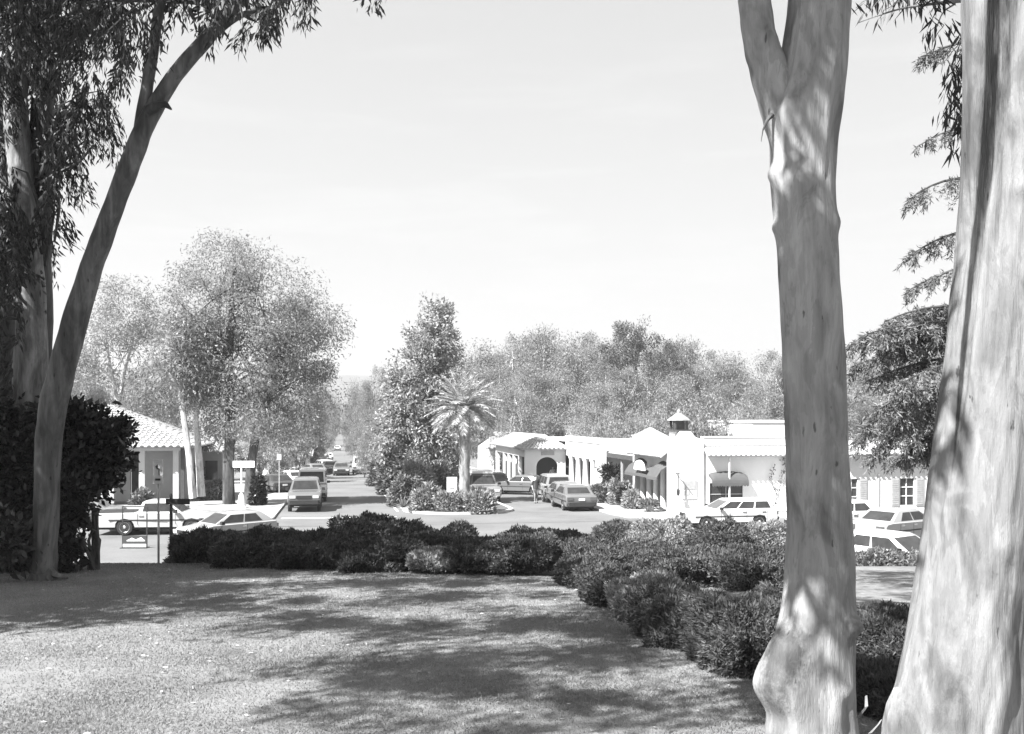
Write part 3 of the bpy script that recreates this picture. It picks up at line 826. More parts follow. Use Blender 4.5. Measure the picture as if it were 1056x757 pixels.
def build_corner_shop():
    base = uv(17.2, 48.8); z0 = .16
    r = empty('corner_shop', (base.x, base.y, h(base.y)+z0), RAD(10.1), 'long white stucco corner shop with scalloped tile eave, grey awnings and a small roof lantern', 'building')
    H = 3.55
    w = MB()
    wall_open(w, 'x', 0, 9.2, 0, H, 0, .3, [(2.15, 4.0, .35, 1.55), (.9, 1.0, 0, 0)])
    w.box(0.02, 9.2, 6.5, 6.8, 0, H); w.box(9.0, 9.2, .3, 6.5, 0, H)
    # arcade along the street: back wall set in, end piers, beam
    w.box(1.5, 1.7, .3, 6.5, 0, H); w.box(0, 1.5, 6.2, 6.5, 0, H)
    w.box(0, .35, .3, 6.2, 2.35, H)
    w.build('wall', M['white_wall'], r)
    MB().box(.3, 9.0, .3, 6.5, H-.25, H-.05).build('flat_roof', M['cream_wall'], r)
    # corner pier rising over the parapet, curved shoulders
    p = MB(); p.box(-.12, 1.75, -.12, .32, 0, H+.22)
    p.prism([(-.12, H+.22), (1.75, H+.22), (1.6, H+.36), (1.3, H+.45), (1.05, H+.75), (.6, H+.75), (.35, H+.45), (.05, H+.36)], 'y', -.12, .32)
    p.build('corner_pier', M['white_wall'], r)
    # parapet band
    p = MB(); p.box(1.75, 9.2, -.03, .28, H, H+.42); p.box(-.03, .28, .32, 6.8, H, H+.38); p.box(1.75, 9.2, -.07, .32, H+.42, H+.48); p.box(-.07, .32, .32, 6.84, H+.38, H+.44)
    p.build('parapet', M['white_wall'], r)
    tile_roof('tile_eave', r, (1.8, -.62, 3.02), (9.3, -.62, 3.02), (9.3, -.04, 3.42), (1.8, -.04, 3.42), 'pale_tile', .27, .085)
    tile_roof('tile_eave', r, (-.55, 6.3, 2.95), (-.55, .2, 2.95), (-.04, .2, 3.34), (-.04, 6.3, 3.34), 'pale_tile', .27, .085)
    # street arcade
    for k, y in enumerate((.55, 1.75, 2.95, 4.15, 5.35)):
        c = MB(); c.lathe([(.21, 0), (.21, .12), (.165, .18), (.15, 2.1), (.2, 2.2), (.22, 2.349)], 14, 0, (.17, y, 0)); c.build('column', M['white_wall'], r, True)
    for y in (1.1, 2.3, 3.5, 4.7):
        m = MB(); m.box(1.44, 1.52, y-.42, y+.42, .1, 2.2); f = m.build('shop_front', M['wood_dark'], r)
        MB().box(1.42, 1.445, y-.34, y+.34, .5, 2.1).build('pane', M['glass'], f)
    a = MB()
    for (y0, y1, zt, zb) in ((.3, 2.0, 2.5, 1.75), (4.0, 6.1, 2.5, 1.75), (2.0, 4.0, 2.1, 1.8)):
        n = 8
        vs = []
        for i in range(n+1):
            t = i/n; y = y0+(y1-y0)*t; bz = .2*(1-(2*t-1)**2)
            vs += [(-.02, y, zt + bz), (-.45, y, zt-.25+bz*.7), (-.7, y, zb+.12), (-.72, y, zb-.05)]
        a.add(vs, [(i*4+k, i*4+4+k, i*4+5+k, i*4+1+k) for i in range(n) for k in range(3)])
    o = a.build('awning', M['awning'], r, False, False); s = o.modifiers.new('thick', 'SOLIDIFY'); s.thickness = .02
    m = MB(); n = 14
    m.prism([(2.05 + .95*(1-math.cos(math.pi*i/n)), 2.12 + .55*math.sin(math.pi*i/n)) for i in range(n+1)], 'x', -.82, -.74)
    m.build('arched_sign_board', M['white_wall'], r)
    # arched window with awning on the front
    window_unit(r, 2.15, 4.0, .35, 1.55, .06, 'wood_pale', 1, 1)
    awning(r, 2.05, 4.1, 2.15, 1.58, 0, .55, 'awning')
    b = MB(); b.box(.55, 1.35, -.17, -.12, .75, 1.75); nb = b.build('notice_board', M['cream_wall'], r)
    m = MB(); m.box(.6, 1.3, -.185, -.17, 1.25, 1.7); m.build('poster', M['wood_pale'], nb)
    m = MB(); m.box(.62, .95, -.185, -.17, .95, 1.18); m.build('poster', M['grey_wall'], nb)
    # bracket sign hung at the corner
    m = MB(); m.box(.2, .24, -.7, -.12, 2.1, 2.14); m.box(.2, .24, -.5, -.46, 1.2, 2.1); m.lathe([(.05, 0), (.09, .1), (.09, .3), (.02, .4)], 8, 0, (.22, -.48, .95))
    m.build('wall_lantern', M['metal_dark'], r, False)
    # roof lantern
    c = MB(); c.box(.35, 1.15, .5, 1.3, H-.1, H+.72); k = c.build('roof_lantern', M['white_wall'], r)
    c = MB(); c.box(.24, 1.26, .39, 1.41, H+.72, H+.83)
    for x in (.36, 1.02):
        for y in (.51, 1.17): c.box(x, x+.12, y, y+.12, H+.83, H+1.32)
    c.box(.5, 1.0, .65, 1.15, H+.83, H+1.32)
    c.build('lantern_frame', M['wood_dark'], k)
    c = MB(); c.lathe([(.66, H+1.32), (.63, H+1.38), (.38, H+1.54), (.17, H+1.69), (.10, H+1.73), (.12, H+1.82), (.03, H+1.95)], 8, 0, (.75, .9, 0)); c.build('lantern_roof', M['tile'], k)
    # little pyramid cap at the far end of the street front
    c = MB(); c.box(.1, 1.5, 5.2, 6.6, H, H+.4); c.build('end_turret', M['white_wall'], r)
    c = MB(); c.add([(-.02, 5.08, H+.4), (1.62, 5.08, H+.4), (1.62, 6.72, H+.4), (-.02, 6.72, H+.4), (.8, 5.9, H+.92)], [(0, 1, 4), (1, 2, 4), (2, 3, 4), (3, 0, 4), (3, 2, 1, 0)]); c.build('turret_roof', M['pale_tile'], r)
    # window near the wing
    window_unit(r, 7.6, 8.6, .6, 1.9, .27, 'white_wall', 1, 2, .05)
    return r

def build_wing():
    r = empty('shop_wing', (15.9, 46.8, .05), RAD(10.1), 'plain white stucco wing with two shuttered sash windows behind the two gum trunks', 'building')
    w = MB(); wall_open(w, 'x', 0, 16, 0, 3.7, 0, .3, [(.25, .85, .75, 2.05), (3.1, 3.85, .75, 2.05)])
    w.box(0, .3, .3, 8, 0, 3.7); w.box(.3, 16, 7.7, 8, 0, 3.7); w.box(15.7, 16, .3, 7.7, 0, 3.7); w.box(.3, 15.7, .3, 7.7, 3.3, 3.5)
    w.build('wall', M['white_wall'], r)
    for x0, x1 in ((.25, .85), (3.1, 3.85)):
        window_unit(r, x0, x1, .75, 2.05, .08, 'white_wall', 1, 2)
        for s, a in ((-1, x0-.48), (1, x1+.08)):
            if a < 0: continue
            m = MB(); m.box(a, a+.4, -.05, -.003, .72, 2.08)
            for i in range(12): m.box(a+.05, a+.35, -.062, -.05, .78+i*.105, .84+i*.105)
            m.build('shutter', M['wood_pale'], r)
    tile_roof('tile_eave', r, (-.2, -.5, 3.25), (16, -.5, 3.25), (16, .0, 3.65), (-.2, .0, 3.65), 'pale_tile', .27, .085)
    m = MB(); m.box(1.9, 1.95, -.06, -.01, .3, 2.3)
    m.build('downpipe', M['cream_wall'], r)
    return r

def build_arcade_house():
    b = uv(17.2, 63.0)
    r = empty('arcade_building', (b.x, b.y, h(b.y)+.12), RAD(10.1), 'pale shop building with a round arch and a colonnade over the pavement', 'building')
    # local x across (right), y along the street
    w = MB()
    w.box(0, 9, 0, .3, 0, 3.5); w.box(0, .3, .3, 1.2, 0, 3.5); w.box(0, .3, 1.2, 10.0, 2.45, 3.5); w.box(8.7, 9, .3, 24, 0, 3.5)
    w.box(1.8, 2.0, .3, 24, 0, 3.2)
    w.build('wall', M['white_wall'], r)
    for y in (2.2, 4.3, 6.4, 8.5):
        c = MB(); c.lathe([(.3, 0), (.3, .12), (.24, .2), (.21, 2.2), (.28, 2.32), (.3, 2.449)], 14, 0, (.15, y, 0)); c.build('column', M['white_wall'], r, True)
    MB().box(.0, 9, 0, 24, 3.5, 3.58).build('flat_roof', M['cream_wall'], r)
    m = MB(); m.box(-.06, .3, 0, 10, 3.58, 3.95); m.build('parapet', M['white_wall'], r)
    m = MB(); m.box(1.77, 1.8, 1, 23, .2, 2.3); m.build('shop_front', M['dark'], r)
    # projecting arcade with the arched end
    y0 = 10.0; X0 = -3.2
    a = MB(); n = 14; cx, hw, sp = -1.45, .85, 1.55
    arc = [(cx + hw*math.cos(math.pi*i/n), sp + .75*math.sin(math.pi*i/n)) for i in range(n+1)]       # right to left
    for yy0, yy1 in ((y0, y0+.3),):
        a.box(X0, cx-hw, yy0, yy1, 0, 3.0); a.box(cx+hw, 0, yy0, yy1, 0, 3.0)
        for i in range(n):
            (xa, za), (xb, zb) = arc[i], arc[i+1]
            a.prism([(xb, zb), (xa, za), (xa, 3.0), (xb, 3.0)], 'y', yy0, yy1)
    a.box(X0, X0+.3, y0+.3, 24, 2.3, 3.0)
    for y in (12.6, 15.0, 17.4, 19.8, 23.7): a.box(X0, X0+.3, y, y+.3, 0, 2.3)
    a.build('arcade_wall', M['white_wall'], r)
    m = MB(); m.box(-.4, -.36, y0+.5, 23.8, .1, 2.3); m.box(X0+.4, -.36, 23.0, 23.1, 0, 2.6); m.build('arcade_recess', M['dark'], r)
    m = MB()
    for y in (13.1, 15.5, 17.9): m.box(X0+.12, X0+.2, y, y+1.6, .05, 1.6)
    m.build('timber_screen', M['wood_dark'], r)
    e = .45
    tile_roof('tiled_roof', r, (X0-e, y0-e, 2.95), (.2, y0-e, 2.95), (-1.2, y0+2.4, 3.95), (-1.5, y0+2.4, 3.95), 'pale_tile', .35, .11)
    tile_roof('tiled_roof', r, (X0-e, 24, 2.95), (X0-e, y0-e, 2.95), (-1.5, y0+2.4, 3.95), (-1.5, 24, 3.95), 'pale_tile', .35, .11)
    tile_roof('tiled_roof', r, (.2, y0-e, 2.95), (.2, 24, 2.95), (-1.2, 24, 3.95), (-1.2, y0+2.4, 3.95), 'pale_tile', .35, .11)
    m = MB(); m.box(-1.9, -.9, y0-.06, y0-.01, 2.45, 2.75); m.build('fascia_board', M['wood_pale'], r)
    return r

def build_pergola():
    b = uv(17.2, 56.2)
    r = empty('garden_lean_to', (b.x, b.y, h(b.y)+.1), RAD(10.1), 'low lean-to with a dark fascia over a planted forecourt next to the corner shop', 'building')
    w = MB(); w.box(2.6, 2.8, 0, 6.3, 0, 3.0); w.box(-.1, .25, 6.0, 6.6, 0, 3.3); w.box(.25, 2.6, 6.3, 6.6, 0, 3.0); w.build('wall', M['cream_wall'], r)
    m = MB(); m.prism([(.35, 2.78), (2.8, 3.2), (2.8, 3.3), (.35, 2.9)], 'y', .05, 6.25); m.build('roof', M['pale_tile'], r)
    m = MB(); m.box(.25, .345, .05, 6.25, 2.62, 2.9); m.build('fascia', M['wood_dark'], r)
    for y in (.3, 3.1): MB().box(.4, .52, y, y+.12, 0, 2.78).build('post', M['wood_pale'], r)
    m = MB(); m.box(2.56, 2.6, .6, 5.6, .2, 2.4); m.build('shop_front', M['grey_wall'], r)
    return r

def build_left_shop():
    C = Vector((-20.2, 60.0, 0)); z = h(60)
    r = empty('tiled_roof_shop', (C.x, C.y, z+.12), RAD(10.1), 'stucco shop with a low hipped clay tile roof and porch posts beside the gums', 'building')
    # x to the left is negative; corner at x=0
    w = MB()
    wall_open(w, 'x', -11, -.2, 0, 3.5, 1.5, 1.8, [(-3.55, -2.9, .1, 3.1), (-6.1, -5.2, .1, 3.1)])
    w.box(-.2, 0.1, 1.5, 9, 0, 3.3); w.box(-11, -10.7, 1.8, 9, 0, 3.5); w.box(-10.7, -.2, 8.7, 9, 0, 3.3)
    w.build('wall', M['grey_wall'], r)
    for x0, x1 in ((-6.1, -5.2), (-3.55, -2.9)):
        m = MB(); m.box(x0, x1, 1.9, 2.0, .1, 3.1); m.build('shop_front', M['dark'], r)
    for x in (-7.6, -5.1, -4.55, -2.75, -.75):
        m = MB(); m.box(x, x+.34, 0, .34, 0, 3.2); m.build('porch_post', M['cream_wall'], r)
    m = MB(); m.box(-11, .1, -.02, .36, 3.2, 3.5); m.build('porch_beam', M['cream_wall'], r)
    m = MB(); m.box(-.28, -.06, -.08, .14, 0, 3.5); m.build('corner_post', M['wood_dark'], r)
    m = MB(); m.lathe([(.10, 0), (.14, .05), (.14, .1), (.05, .22)], 8, 0, (-1.75, 1.36, 1.55)); m.build('wall_lamp', M['metal_dark'], r)
    for x0, x1 in ((-10.0, -8.2),):
        m = MB(); m.box(x0, x1, -.06, -.02, .1, 3.1); m.build('whitewashed_panel', M['white_wall'], r)
    e = .7
    tile_roof('tiled_roof', r, (-11.5, -e, 3.45), (e, -e, 3.45), (-5.4, 4.4, 6.0), (-11.5, 4.4, 6.0), 'tile', .42, .13)
    tile_roof('tiled_roof', r, (e, -e, 3.45), (e, 9.5, 3.45), (-5.4, 4.6, 6.0), (-5.4, 4.4, 6.0), 'tile', .42, .13)
    m = MB(); m.box(.11, 1.5, 6.0, 9, 0, 3.0); m.build('side_wing', M['grey_wall'], r)
    tile_roof('wing_roof', r, (0, 5.5, 2.95), (1.9, 5.5, 2.95), (1.9, 9, 3.9), (0, 9, 3.9), 'tile', .42, .13)
    m = MB(); m.box(.4, 1.2, 5.93, 5.99, 1.0, 2.3); m.build('wing_window', M['glass'], r)
    return r

def simple_house(px0, px1, ytop, ybase, Y, depth, label, roof='flat', wall='white_wall', rmat='pale_tile', win=2, group=None, cat_='building', rz=RAD(10.1)):
    W = (px1-px0)*Y/FPX; zt = at(0, ytop, Y).z; zb = h(Y)-.1
    H = zt - zb
    r = empty('shop_building', (at(px0, 0, Y).x, Y, zb), rz, label, cat_, group)
    hw = H if roof == 'flat' else H*.78
    w = MB(); w.box(0, W, 0, depth, 0, hw)
    if roof == 'flat': w.box(-.08, W+.08, -.08, depth+.08, hw, hw+.18)
    w.build('wall', M[wall], r)
    if roof != 'flat':
        tile_roof('roof', r, (-.4, -.5, hw), (W+.4, -.5, hw), (W-.6 if roof == 'hip' else W+.4, depth/2, H), (.6 if roof == 'hip' else -.4, depth/2, H), rmat, .5, .14)
        m = MB(); m.add([(-.4, depth+.5, hw), (W+.4, depth+.5, hw), (W-.6 if roof == 'hip' else W+.4, depth/2, H-.01), (.6 if roof == 'hip' else -.4, depth/2, H-.01)], [(0, 1, 2, 3)])
        m.add([(0, 0, hw), (0, depth, hw), (.6 if roof == 'hip' else 0, depth/2, H-.06)], [(0, 1, 2)]); m.add([(W, 0, hw), (W, depth, hw), (W-.6 if roof == 'hip' else W, depth/2, H-.06)], [(0, 1, 2)])
        m.build('rear_roof', M[rmat], r)
    for i in range(win):
        xc = W*(i+.5)/win; ww = min(.6, W/win*.3)
        m = MB(); m.box(xc-ww, xc+ww, -.05, -.01, hw*.35, hw*.75)
        f = m.build('window', M['white_wall'], r); MB().box(xc-ww+.06, xc+ww-.06, -.07, -.05, hw*.35+.06, hw*.75-.06).build('pane', M['glass'], f)
    return r
# ------------------------------------------------------------------ the big gums close by
def interp_rows(prof, y):
    ys = [p[0] for p in prof]
    return (float(np.interp(y, ys, [p[1] for p in prof])), float(np.interp(y, ys, [p[2] for p in prof])))
def gum_trunk(name, parent, Y, prof, mat, seed, bulges=(), groove=None, seg=80, y0=-60, y1=830, step=4, lobes=.05, rough=.012, axis0=None):
    """a trunk whose outline at depth Y was measured row by row; the section is round with flutes, burls and creases"""
    s = Y/FPX; rows = list(np.arange(y0, y1+1, step)); V = []
    org = axis0 or Vector((0, 0, 0))
    # smooth the measured outline
    def lr(y):
        a = [interp_rows(prof, y+d) for d in (-24, -12, 0, 12, 24)]
        return sum(t[0] for t in a)/5, sum(t[1] for t in a)/5
    for y in rows:
        l, r = lr(y); cx = ((l+r)/2 - PPX)*s; R = (r-l)/2*s; z = CAMZ - (y-PPY)*s
        for k in range(seg):
            th = 2*math.pi*k/seg; c, sn = math.cos(th), math.sin(th)
            q = 1 + lobes*noise.noise(Vector((c*1.1+seed, sn*1.1, z*.35))) + lobes*.7*noise.noise(Vector((c*2.6-seed, sn*2.6, z*.6+3)))
            rr = R*q + rough*noise.noise(Vector((c*4, sn*4+seed, z*1.3))) + rough*.5*noise.noise(Vector((c*9+seed, sn*9, z*5)))
            for (by, ang, amp, sz, sa) in bulges:
                bz = CAMZ - (by-PPY)*s; da = (th - RAD(ang) + math.pi) % (2*math.pi) - math.pi
                rr += amp*math.exp(-((z-bz)/sz)**2 - (da/RAD(sa))**2)
            x = cx + rr*c
            if groove and sn < .35:
                gx = float(np.interp(y, [g[0] for g in groove], [g[1] for g in groove])); ga = float(np.interp(y, [g[0] for g in groove], [g[2] for g in groove]))
                d = x/(Y + rr*sn)*FPX + PPX - gx
                rr -= ga*2.0*math.exp(-(d/5.5)**2) - ga*.45*math.exp(-((d+15)/9)**2) + ga*.5*math.exp(-((d-24)/9)**2)
                x = cx + rr*c
            V.append((x - org.x, Y + rr*sn - org.y, z - org.z))
    F = []
    for i in range(len(rows)-1):
        for k in range(seg): F.append((i*seg+k, (i+1)*seg+k, (i+1)*seg+(k+1) % seg, i*seg+(k+1) % seg))
    o = mesh_np(name, np.array(V), np.array(F), mat, parent, True)
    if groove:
        # tone mask: darker in the crease, and in a band beside it high up
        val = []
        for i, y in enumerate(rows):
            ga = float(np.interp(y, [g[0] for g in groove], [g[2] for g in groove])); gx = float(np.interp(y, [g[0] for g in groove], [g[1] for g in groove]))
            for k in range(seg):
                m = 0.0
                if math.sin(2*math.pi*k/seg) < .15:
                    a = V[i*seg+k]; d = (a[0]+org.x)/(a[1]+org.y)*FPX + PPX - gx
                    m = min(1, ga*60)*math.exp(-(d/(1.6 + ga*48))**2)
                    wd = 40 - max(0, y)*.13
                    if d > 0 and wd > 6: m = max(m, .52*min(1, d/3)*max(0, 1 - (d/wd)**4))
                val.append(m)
        at_ = o.data.attributes.new('crease_tone', 'FLOAT', 'POINT'); at_.data.foreach_set('value', val)
    return o
def pxtube(mb, Y, pts, org, seg=14, wob=.15, seed=0, dY=0.0, sub=4):
    """tube through photo points (x, y, radius) at depth Y (dY: depth change along it)"""
    P, R = [], []
    n = len(pts)
    for i in range(n-1):
        for k in range(sub):
            t = k/sub; a, b = pts[i], pts[i+1]
            f = (i+t)/(n-1); Yk = Y + dY*f
            px, py, r = [a[j]+(b[j]-a[j])*t for j in range(3)]
            P.append(at(px, py, Yk) - org); R.append(r*Yk/FPX)
    a = pts[-1]; P.append(at(a[0], a[1], Y+dY) - org); R.append(a[2]*(Y+dY)/FPX)
    # relax corners
    for _ in range(2):
        P = [P[0]] + [(P[i-1]+P[i]*2+P[i+1])/4 for i in range(1, len(P)-1)] + [P[-1]]
    mb.tube(P, R, seg, wob=wob, seed=seed)
    return P, R
def strands(rng, starts, lens, nper, L, W, spread=.10, drop=1.0):
    """hanging twigs of narrow leaves; returns leaves and twig paths"""
    Cs, Ds, paths = [], [], []
    for p, l in zip(starts, lens):
        lean = rng.normal(size=2)*.22
        n = max(5, int(nper*l))
        t = rng.random(n)
        base = np.array([p[0], p[1], p[2]])
        pos = base + np.stack([lean[0]*t*l + .05*np.sin(t*5), lean[1]*t*l, -t*l], 1) + rng.normal(size=(n, 3))*spread*np.array([1, 1, .4])*(.4+t[:, None])
        Cs.append(pos)
        Ds.append(rng.normal(size=(n, 3))*np.array([.42, .42, .25]) + np.array([lean[0], lean[1], -drop]))
        paths.append([tuple(base + np.array([lean[0]*q*l + .05*math.sin(q*5), lean[1]*q*l, -q*l])) for q in (0, .33, .66, 1)])
    C = np.concatenate(Cs); D = np.concatenate(Ds); s = .6 + .7*rng.random(len(C))
    return leaf_np(C, D, L*s, W*s, rng, .4), paths

def build_right_gums():
    Y = 5.6; org = Vector((1.75, Y, h(Y)))
    r = empty('gum_tree', org, 0, 'pale smooth gum trunk with a forked limb and a burl at its foot', 'tree', None)
    prof = [(-300, 826, 884), (-60, 820, 880), (0, 816, 878), (60, 808, 874), (120, 797, 867), (190, 796, 860), (250, 803, 864), (300, 806, 865), (375, 809, 871), (450, 811, 873), (500, 812, 875),
            (560, 812, 879), (620, 808, 881), (650, 802, 881), (695, 797, 880), (757, 797, 883), (800, 780, 898), (840, 750, 920)]
    gum_trunk('trunk', r, Y, prof, M['bark_burl'], 3, bulges=[(700, 198, .145, .17, 42), (662, 205, .05, .08, 25), (752, 200, .05, .10, 30), (640, -42, .055, .055, 18), (182, 185, .035, .06, 16), (232, -28, .018, .05, 14), (235, 178, .03, .05, 15),
              (705, -60, .02, .05, 14), (330, -75, .012, .06, 12), (610, -120, .02, .10, 20), (725, -85, .03, .12, 22), (120, 195, .05, .14, 40)], axis0=org, y0=-300, y1=840)
    mb = MB()
    pxtube(mb, Y, [(772, -300, 13), (776, -60, 15.5), (778, 0, 16), (783, 40, 17), (795, 80, 20), (812, 125, 23), (826, 175, 24), (832, 215, 22)], org, 40, .10, 2, .0, 8)
    mb.build('forked_limb', M['bark_burl'], r, True, False)
    mb = MB()
    pxtube(mb, Y-.1, [(797, 118, 2.2), (791, 124, 1.8), (787, 134, .9)], org, 8, .3, 2)
    pxtube(mb, Y-.1, [(787, 133, .7), (786, 139, .5), (785, 146, .3)], org, 6, .3, 2)
    mb.build('broken_twig', M['bark_dark'], r, True, False)
    # shards of loose bark at the foot
    for pts, w in (([(880, 762, .0), (887, 748, .05), (894, 738, .07), (898, 734, .06)], 5), ([(878, 735, .0), (884, 722, .04), (885, 712, .02)], 4)):
        vs = []; s = Y/FPX
        for k, (px, py, o) in enumerate(pts):
            p = at(px, py, Y) - org; ww = w*s*(1 - .3*k)*.5
            vs += [(p.x - ww, -.10 - o, p.z), (p.x + ww, -.11 - o, p.z + .01), (p.x, -.09 - o, p.z)]
        n = len(pts); m = MB(); m.add(vs, [(i*3+a, i*3+b, i*3+3+b, i*3+3+a) for i in range(n-1) for a, b in ((0, 1), (1, 2), (2, 0))])
        m.build('bark_strip', M['bark_near'], r, True)
    # crown arching over the lawn, unseen, its clumps placed to shade lawn and trunk
    rng = np.random.default_rng(11)
    bl = [((-5.8, -1.2, 12.2), (2.0, 1.4, 1.0)), ((.6, 5.2, 12.2), (2.2, 2.2, 1.2)), ((-2.6, 5.4, 13.5), (2.0, 1.8, 1.0)), ((3.6, 7.5, 12.6), (2.5, 2.2, 1.3)), ((-.4, 8.6, 13.6), (2.0, 1.8, 1.0)), ((1.8, 2.6, 13.4), (1.6, 1.5, .9)), ((-7.2, 7.6, 12), (1.7, 1.8, .8)), ((-5.2, 5.2, 12.2), (1.6, 1.4, .8)), ((-8.8, 6.0, 11.8), (1.5, 1.3, .8)), ((-6.4, 1.5, 12.3), (1.5, 1.1, .8)), ((-5.3, 3.3, 12.0), (1.3, 1.1, .7)), ((-6.3, 4.2, 12.2), (1.4, .9, .7)), ((-4.0, 6.8, 12.4), (1.8, 1.1, .7)), ((-6.6, 9.2, 12), (1.6, 1.0, .8)), ((-5.9, .2, 12.2), (1.0, .8, .6)), ((-6.6, 2.8, 12.1), (1.4, .9, .6)), ((-4.6, 5.0, 12.4), (1.3, .9, .6)), ((-7.6, 4.6, 12), (1.5, .8, .6)), ((-8.6, 8.4, 12.2), (1.5, .8, .6))]
    bl = [((a[0]-org.x, a[1]-org.y, a[2]-org.z), b) for a, b in bl]
    (V, F), P = crown_np(rng, bl, 560, 54000, .2, .18, .045, .5, .3, .2, .55)
    shade_bl = [((a[0]-org.x, a[1]-org.y, a[2]-org.z), b) for a, b in [((-2.0, 2.85, 9.85), (1.2, .65, .95)), ((-2.1, 2.9, 12.9), (1.1, .65, .8))]]  # unseen leaf clumps added to shade two stretches of this trunk
    (V2, F2), _p = crown_np(rng, shade_bl, 90, 9000, .15, .2, .06, .5, .3, .1)
    V, F = cat([(V, F), (V2, F2)])
    mesh_np('crown', V, F, M['euc'], r)
    mb = MB()
    up = [(-.05, 0, 7.0), (-.3, -.2, 8.6), (-.8, -.4, 10)]
    top = at(855, -300, Y) - org
    mb.tube([top, (top.x-.1, 0, 7.0), (-.5, -.3, 8.4), (-1.6, -.6, 9.6)], [.16, .14, .1, .05], 10)
    t2 = at(772, -300, Y) - org
    mb.tube([t2, (t2.x-.4, -.5, 6.2), (t2.x-2.0, -1.8, 8.0), (t2.x-4.0, -3.4, 9.2)], [.073, .07, .055, .03], 8)
    limbs(mb, rng, [(-.05, 0, 6.4), (-.3, -.2, 8.2), (-1.0, -.5, 9.2)], P, .09, 26, (.1, .95))
    mb.build('branches', M['bark_near'], r, True, False)

    # second trunk, nearer, leaning
    Y2 = 4.9; org2 = Vector((2.2, Y2, h(Y2)))
    r2 = empty('gum_tree', org2, 0, 'thick pale leaning gum trunk with a long vertical crease in its bark', 'tree')
    prof = [(-300, 1006, 1098), (-60, 999, 1099), (5, 998, 1100), (190, 997, 1102), (260, 991, 1098), (320, 984, 1094), (380, 978, 1088), (420, 972, 1083), (520, 959, 1073), (600, 949, 1064), (640, 944, 1059), (700, 931, 1054), (757, 919, 1050), (800, 905, 1056), (870, 870, 1085)]
    gv = [(-300, 1024, .045), (5, 1022, .05), (100, 1019, .05), (190, 1013, .045), (250, 1005, .04), (330, 997, .03), (395, 991, .02), (470, 984, .006), (560, 970, .0), (900, 950, .0)]
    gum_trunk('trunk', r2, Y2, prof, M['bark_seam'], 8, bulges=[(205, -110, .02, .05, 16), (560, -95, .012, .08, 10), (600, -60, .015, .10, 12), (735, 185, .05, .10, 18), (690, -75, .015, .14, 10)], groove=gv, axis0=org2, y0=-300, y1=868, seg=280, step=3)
    # peeling flap left of the foot and small tongues of bark on the face
    s = Y2/FPX
    def strip(pts, w, yoff, mat):
        vs = []
        for (px, py, o) in pts:
            p = at(px, py, Y2) - org2
            vs += [(p.x - w*s*.5, yoff - o, p.z), (p.x + w*s*.5, yoff - o*.4 - .01, p.z), (p.x, yoff - o + .012, p.z)]
        n = len(pts); m = MB(); m.add(vs, [(i*3+a, i*3+b, i*3+3+b, i*3+3+a) for i in range(n-1) for a, b in ((0, 1), (1, 2), (2, 0))])
        m.build('bark_strip', M[mat], r2, True)
    strip([(924, 708, .0), (914, 722, .03), (909, 740, .04), (908, 770, .02)], 8, -.02, 'bark_pale')
    strip([(931, 712, .0), (922, 730, .02), (918, 752, .02), (914, 780, .0)], 4, -.06, 'bark_dark')
    rng = np.random.default_rng(12)
    bl = [((6, 7, 12), (3, 3, 1.4)), ((2.2, -1.5, 12.5), (2.2, 2, 1.2)), ((5.5, 2, 12.5), (2.5, 2.2, 1.2))]
    bl = [((a[0]-org2.x, a[1]-org2.y, a[2]-org2.z), b) for a, b in bl]
    (V, F), P = crown_np(rng, bl, 60, 6000, .3, .22, .05, .5, .3, .2)
    # hanging sprays that reach into the view beside the trunk
    st, ln = [], []
    for _ in range(15):
        px, py = 968 + 32*rng.random()**.6, 8 + 95*rng.random(); st.append(at(px, py, 6.3 + .5*rng.random()) - org2); ln.append(.22 + .2*rng.random())
    for _ in range(12):
        px, py = 880 + 85*rng.random(), -22 + 14*rng.random(); st.append(at(px, py, 6.4 + .4*rng.random()) - org2); ln.append(.10 + .10*rng.random())
    for _ in range(2):
        st.append(at(958 + 6*rng.random(), 18, 6.5) - org2); ln.append(.15)
    (V2, F2), paths = strands(rng, st, ln, 75, .12, .018, .035)
    V, F = cat([(V, F), (V2, F2)])
    mesh_np('crown', V, F, M['euc_near'], r2)
    mb = MB()
    for p in paths: mb.tube(p, [.004, .0035, .003, .002], 5, caps=False)
    pxtube(mb, 6.6, [(1045, -12, 4), (1000, 0, 2.4), (970, 3, 1.6), (930, 8, 1.0), (900, 18, .6), (884, 24, .4)], org2, 7, .3, 3)
    pxtube(mb, 6.6, [(985, 4, 1.2), (972, 12, .8), (966, 28, .5)], org2, 6, .3, 3)
    top = at(1052, -300, Y2) - org2
    mb.tube([top, (.5, .2, 7.4), (.9, .6, 8.8)], [.22, .18, .09], 10)
    limbs(mb, rng, [(.45, .1, 6.6), (.5, .2, 7.4), (.9, .6, 8.8)], P, .09, 14, (.1, .95))
    mb.build('branches', M['bark_near'], r2, True, False)

def px_strand_starts(rng, n, poly_fn, Y0, Y1):
    out = []
    while len(out) < n:
        x, y, l = poly_fn(rng)
        Y = Y0 + (Y1-Y0)*rng.random()
        out.append((x, y, Y, l))
    return out

